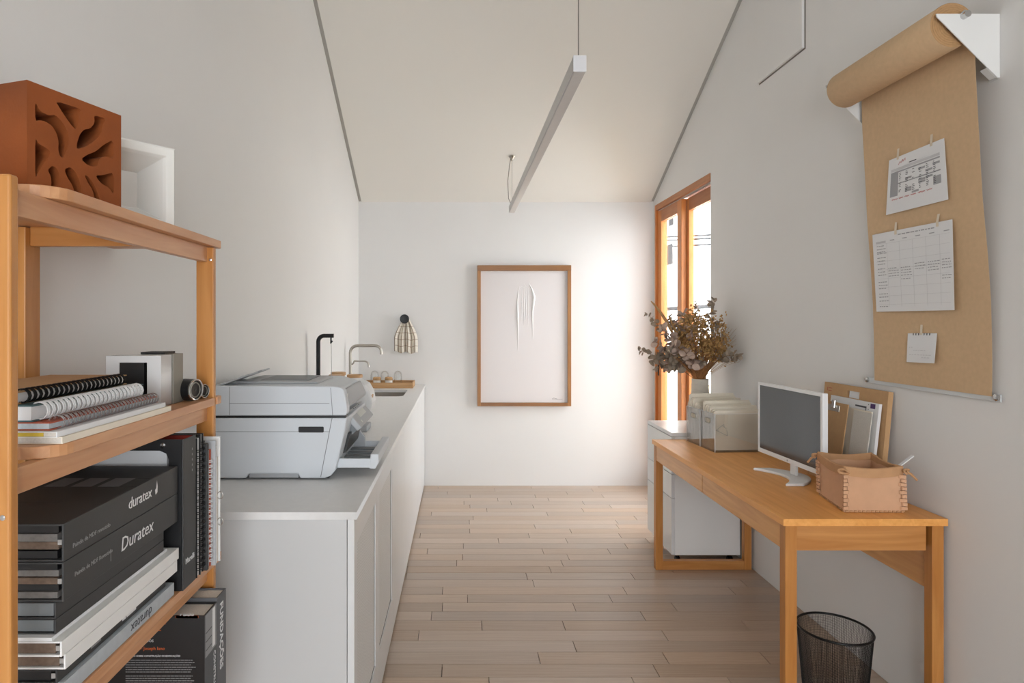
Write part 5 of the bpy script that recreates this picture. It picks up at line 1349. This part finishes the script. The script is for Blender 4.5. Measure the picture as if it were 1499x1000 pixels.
for args in ((946, 458, 0.05, 'euca2', 15, 0.044, 0.026), (934, 513, 0.0, 'euca2', 15, 0.044, 0.026), (962, 540, -0.08, 'euca2', 11, 0.05, 0.040), (972, 536, -0.05, 'euca', 11, 0.056, 0.044),
             (968, 480, -0.05, 'euca', 12, 0.056, 0.040), (1000, 456, -0.02, 'euca', 11, 0.054, 0.040), (1044, 437, 0.05, 'euca2', 15, 0.042, 0.028),
             (1082, 523, 0.0, 'euca2', 12, 0.034, 0.034), (984, 500, -0.14, 'euca', 11, 0.052, 0.044), (1004, 520, -0.18, 'euca', 8, 0.058, 0.046), (975, 515, -0.12, 'euca2', 10, 0.05, 0.042), (990, 470, 0.04, 'euca', 11, 0.052, 0.04), (1012, 536, -0.14, 'euca', 6, 0.05, 0.04), (1028, 532, -0.12, 'euca2', 7, 0.04, 0.03),
             (1050, 470, 0.0, 'euca2', 11, 0.036, 0.026), (958, 500, 0.0, 'euca', 13, 0.05, 0.034), (978, 462, 0.05, 'euca2', 12, 0.046, 0.034),
             (952, 528, -0.05, 'euca2', 12, 0.05, 0.034), (1010, 474, -0.1, 'euca', 10, 0.05, 0.038), (1062, 492, -0.05, 'euca2', 10, 0.034, 0.026)):
    euca(args[0], args[1], args[2], M[args[3]], args[4], args[5], args[6], 0.38 if args[0] not in (934, 1082) else 0.45, 0.06 if args[1] < 520 else 0.14)
# golden seed heads
for k in range(42):
    px = rb.uniform(988, 1058); py = rb.uniform(462, 512) + abs(px-1018)*0.25; c = target(px, py, rb.uniform(-0.14, 0.10))
    pts = bez(base, base.lerp(c, 0.5) + Vector((0, 0, 0.03)), c, 6)
    st = MB().tube(pts, 0.0013, 4).build('seed_stem', M['grass'], bq)
    mb = MB()
    for j in range(44):
        p = c + Vector((rb.gauss(0, 0.026), rb.gauss(0, 0.026), rb.gauss(-0.018, 0.034)))
        leaf(mb, p, rv() + Vector((0, 0, 0.4)), rv(), rb.uniform(0.014, 0.026), rb.uniform(0.004, 0.008))
    tag(mb.build('seed_head', M['filler'], st), kind='stuff')
# russet stems low in the bunch and fine grasses on the right
mb = MB()
for k in range(240):
    px = rb.uniform(982, 1062); py = rb.uniform(484, 525) + (px-1018)**2*0.004; c = target(px, py, rb.uniform(-0.16, 0.08))
    mb.tube(bez(base + Vector((rb.uniform(-.02, .02), rb.uniform(-.02, .02), 0)), base.lerp(c, 0.5) + Vector((0, 0, 0.02)), c, 4), [0.0020, 0.0018, 0.0015, 0.0012, 0.0008], 4)
tag(mb.build('fine_stems', M['grass'], bq), kind='stuff')
mb = MB()
for k in range(46):
    px = rb.uniform(1046, 1084); py = rb.uniform(478, 530); c = target(px, py, rb.uniform(-0.1, 0.1))
    mb.tube(bez(base, base.lerp(c, 0.5) + Vector((0, 0, 0.05)), c, 5), 0.0007, 3)
tag(mb.build('grass_wisps', M['plume'], bq), kind='stuff')
# curved plumes
for (a, b_, c_, r_) in (((953, 441), (975, 462), (992, 505), 0.010), ((979, 462), (987, 480), (1000, 515), 0.009)):
    pts = bez(target(*a), target(*b_), target(*c_), 12) + [base]
    MB().tube(pts, [0.003] + [r_*(0.5+0.5*math.sin(math.pi*(i+1)/14)) for i in range(11)] + [0.003, 0.0016], 7).build('plume', M['plume'], bq, smooth=True)
# thin flower sprig against the glass
c = target(1018, 440, 0.05); pts = bez(base, base.lerp(c, 0.5), c, 8); st = MB().tube(pts, 0.0012, 4).build('branch', M['stemdry'], bq)
mb = MB()
for k in range(34):
    t = rb.uniform(0.62, 1.0); p = base.lerp(c, t); leaf(mb, p, Vector((rb.uniform(-1, 1), rb.uniform(-1, 1), 0.5)), rv(), rb.uniform(0.02, 0.045)*(1.25-t*0.5), 0.005)
tag(mb.build('leaves', M['euca2'], st), kind='stuff')
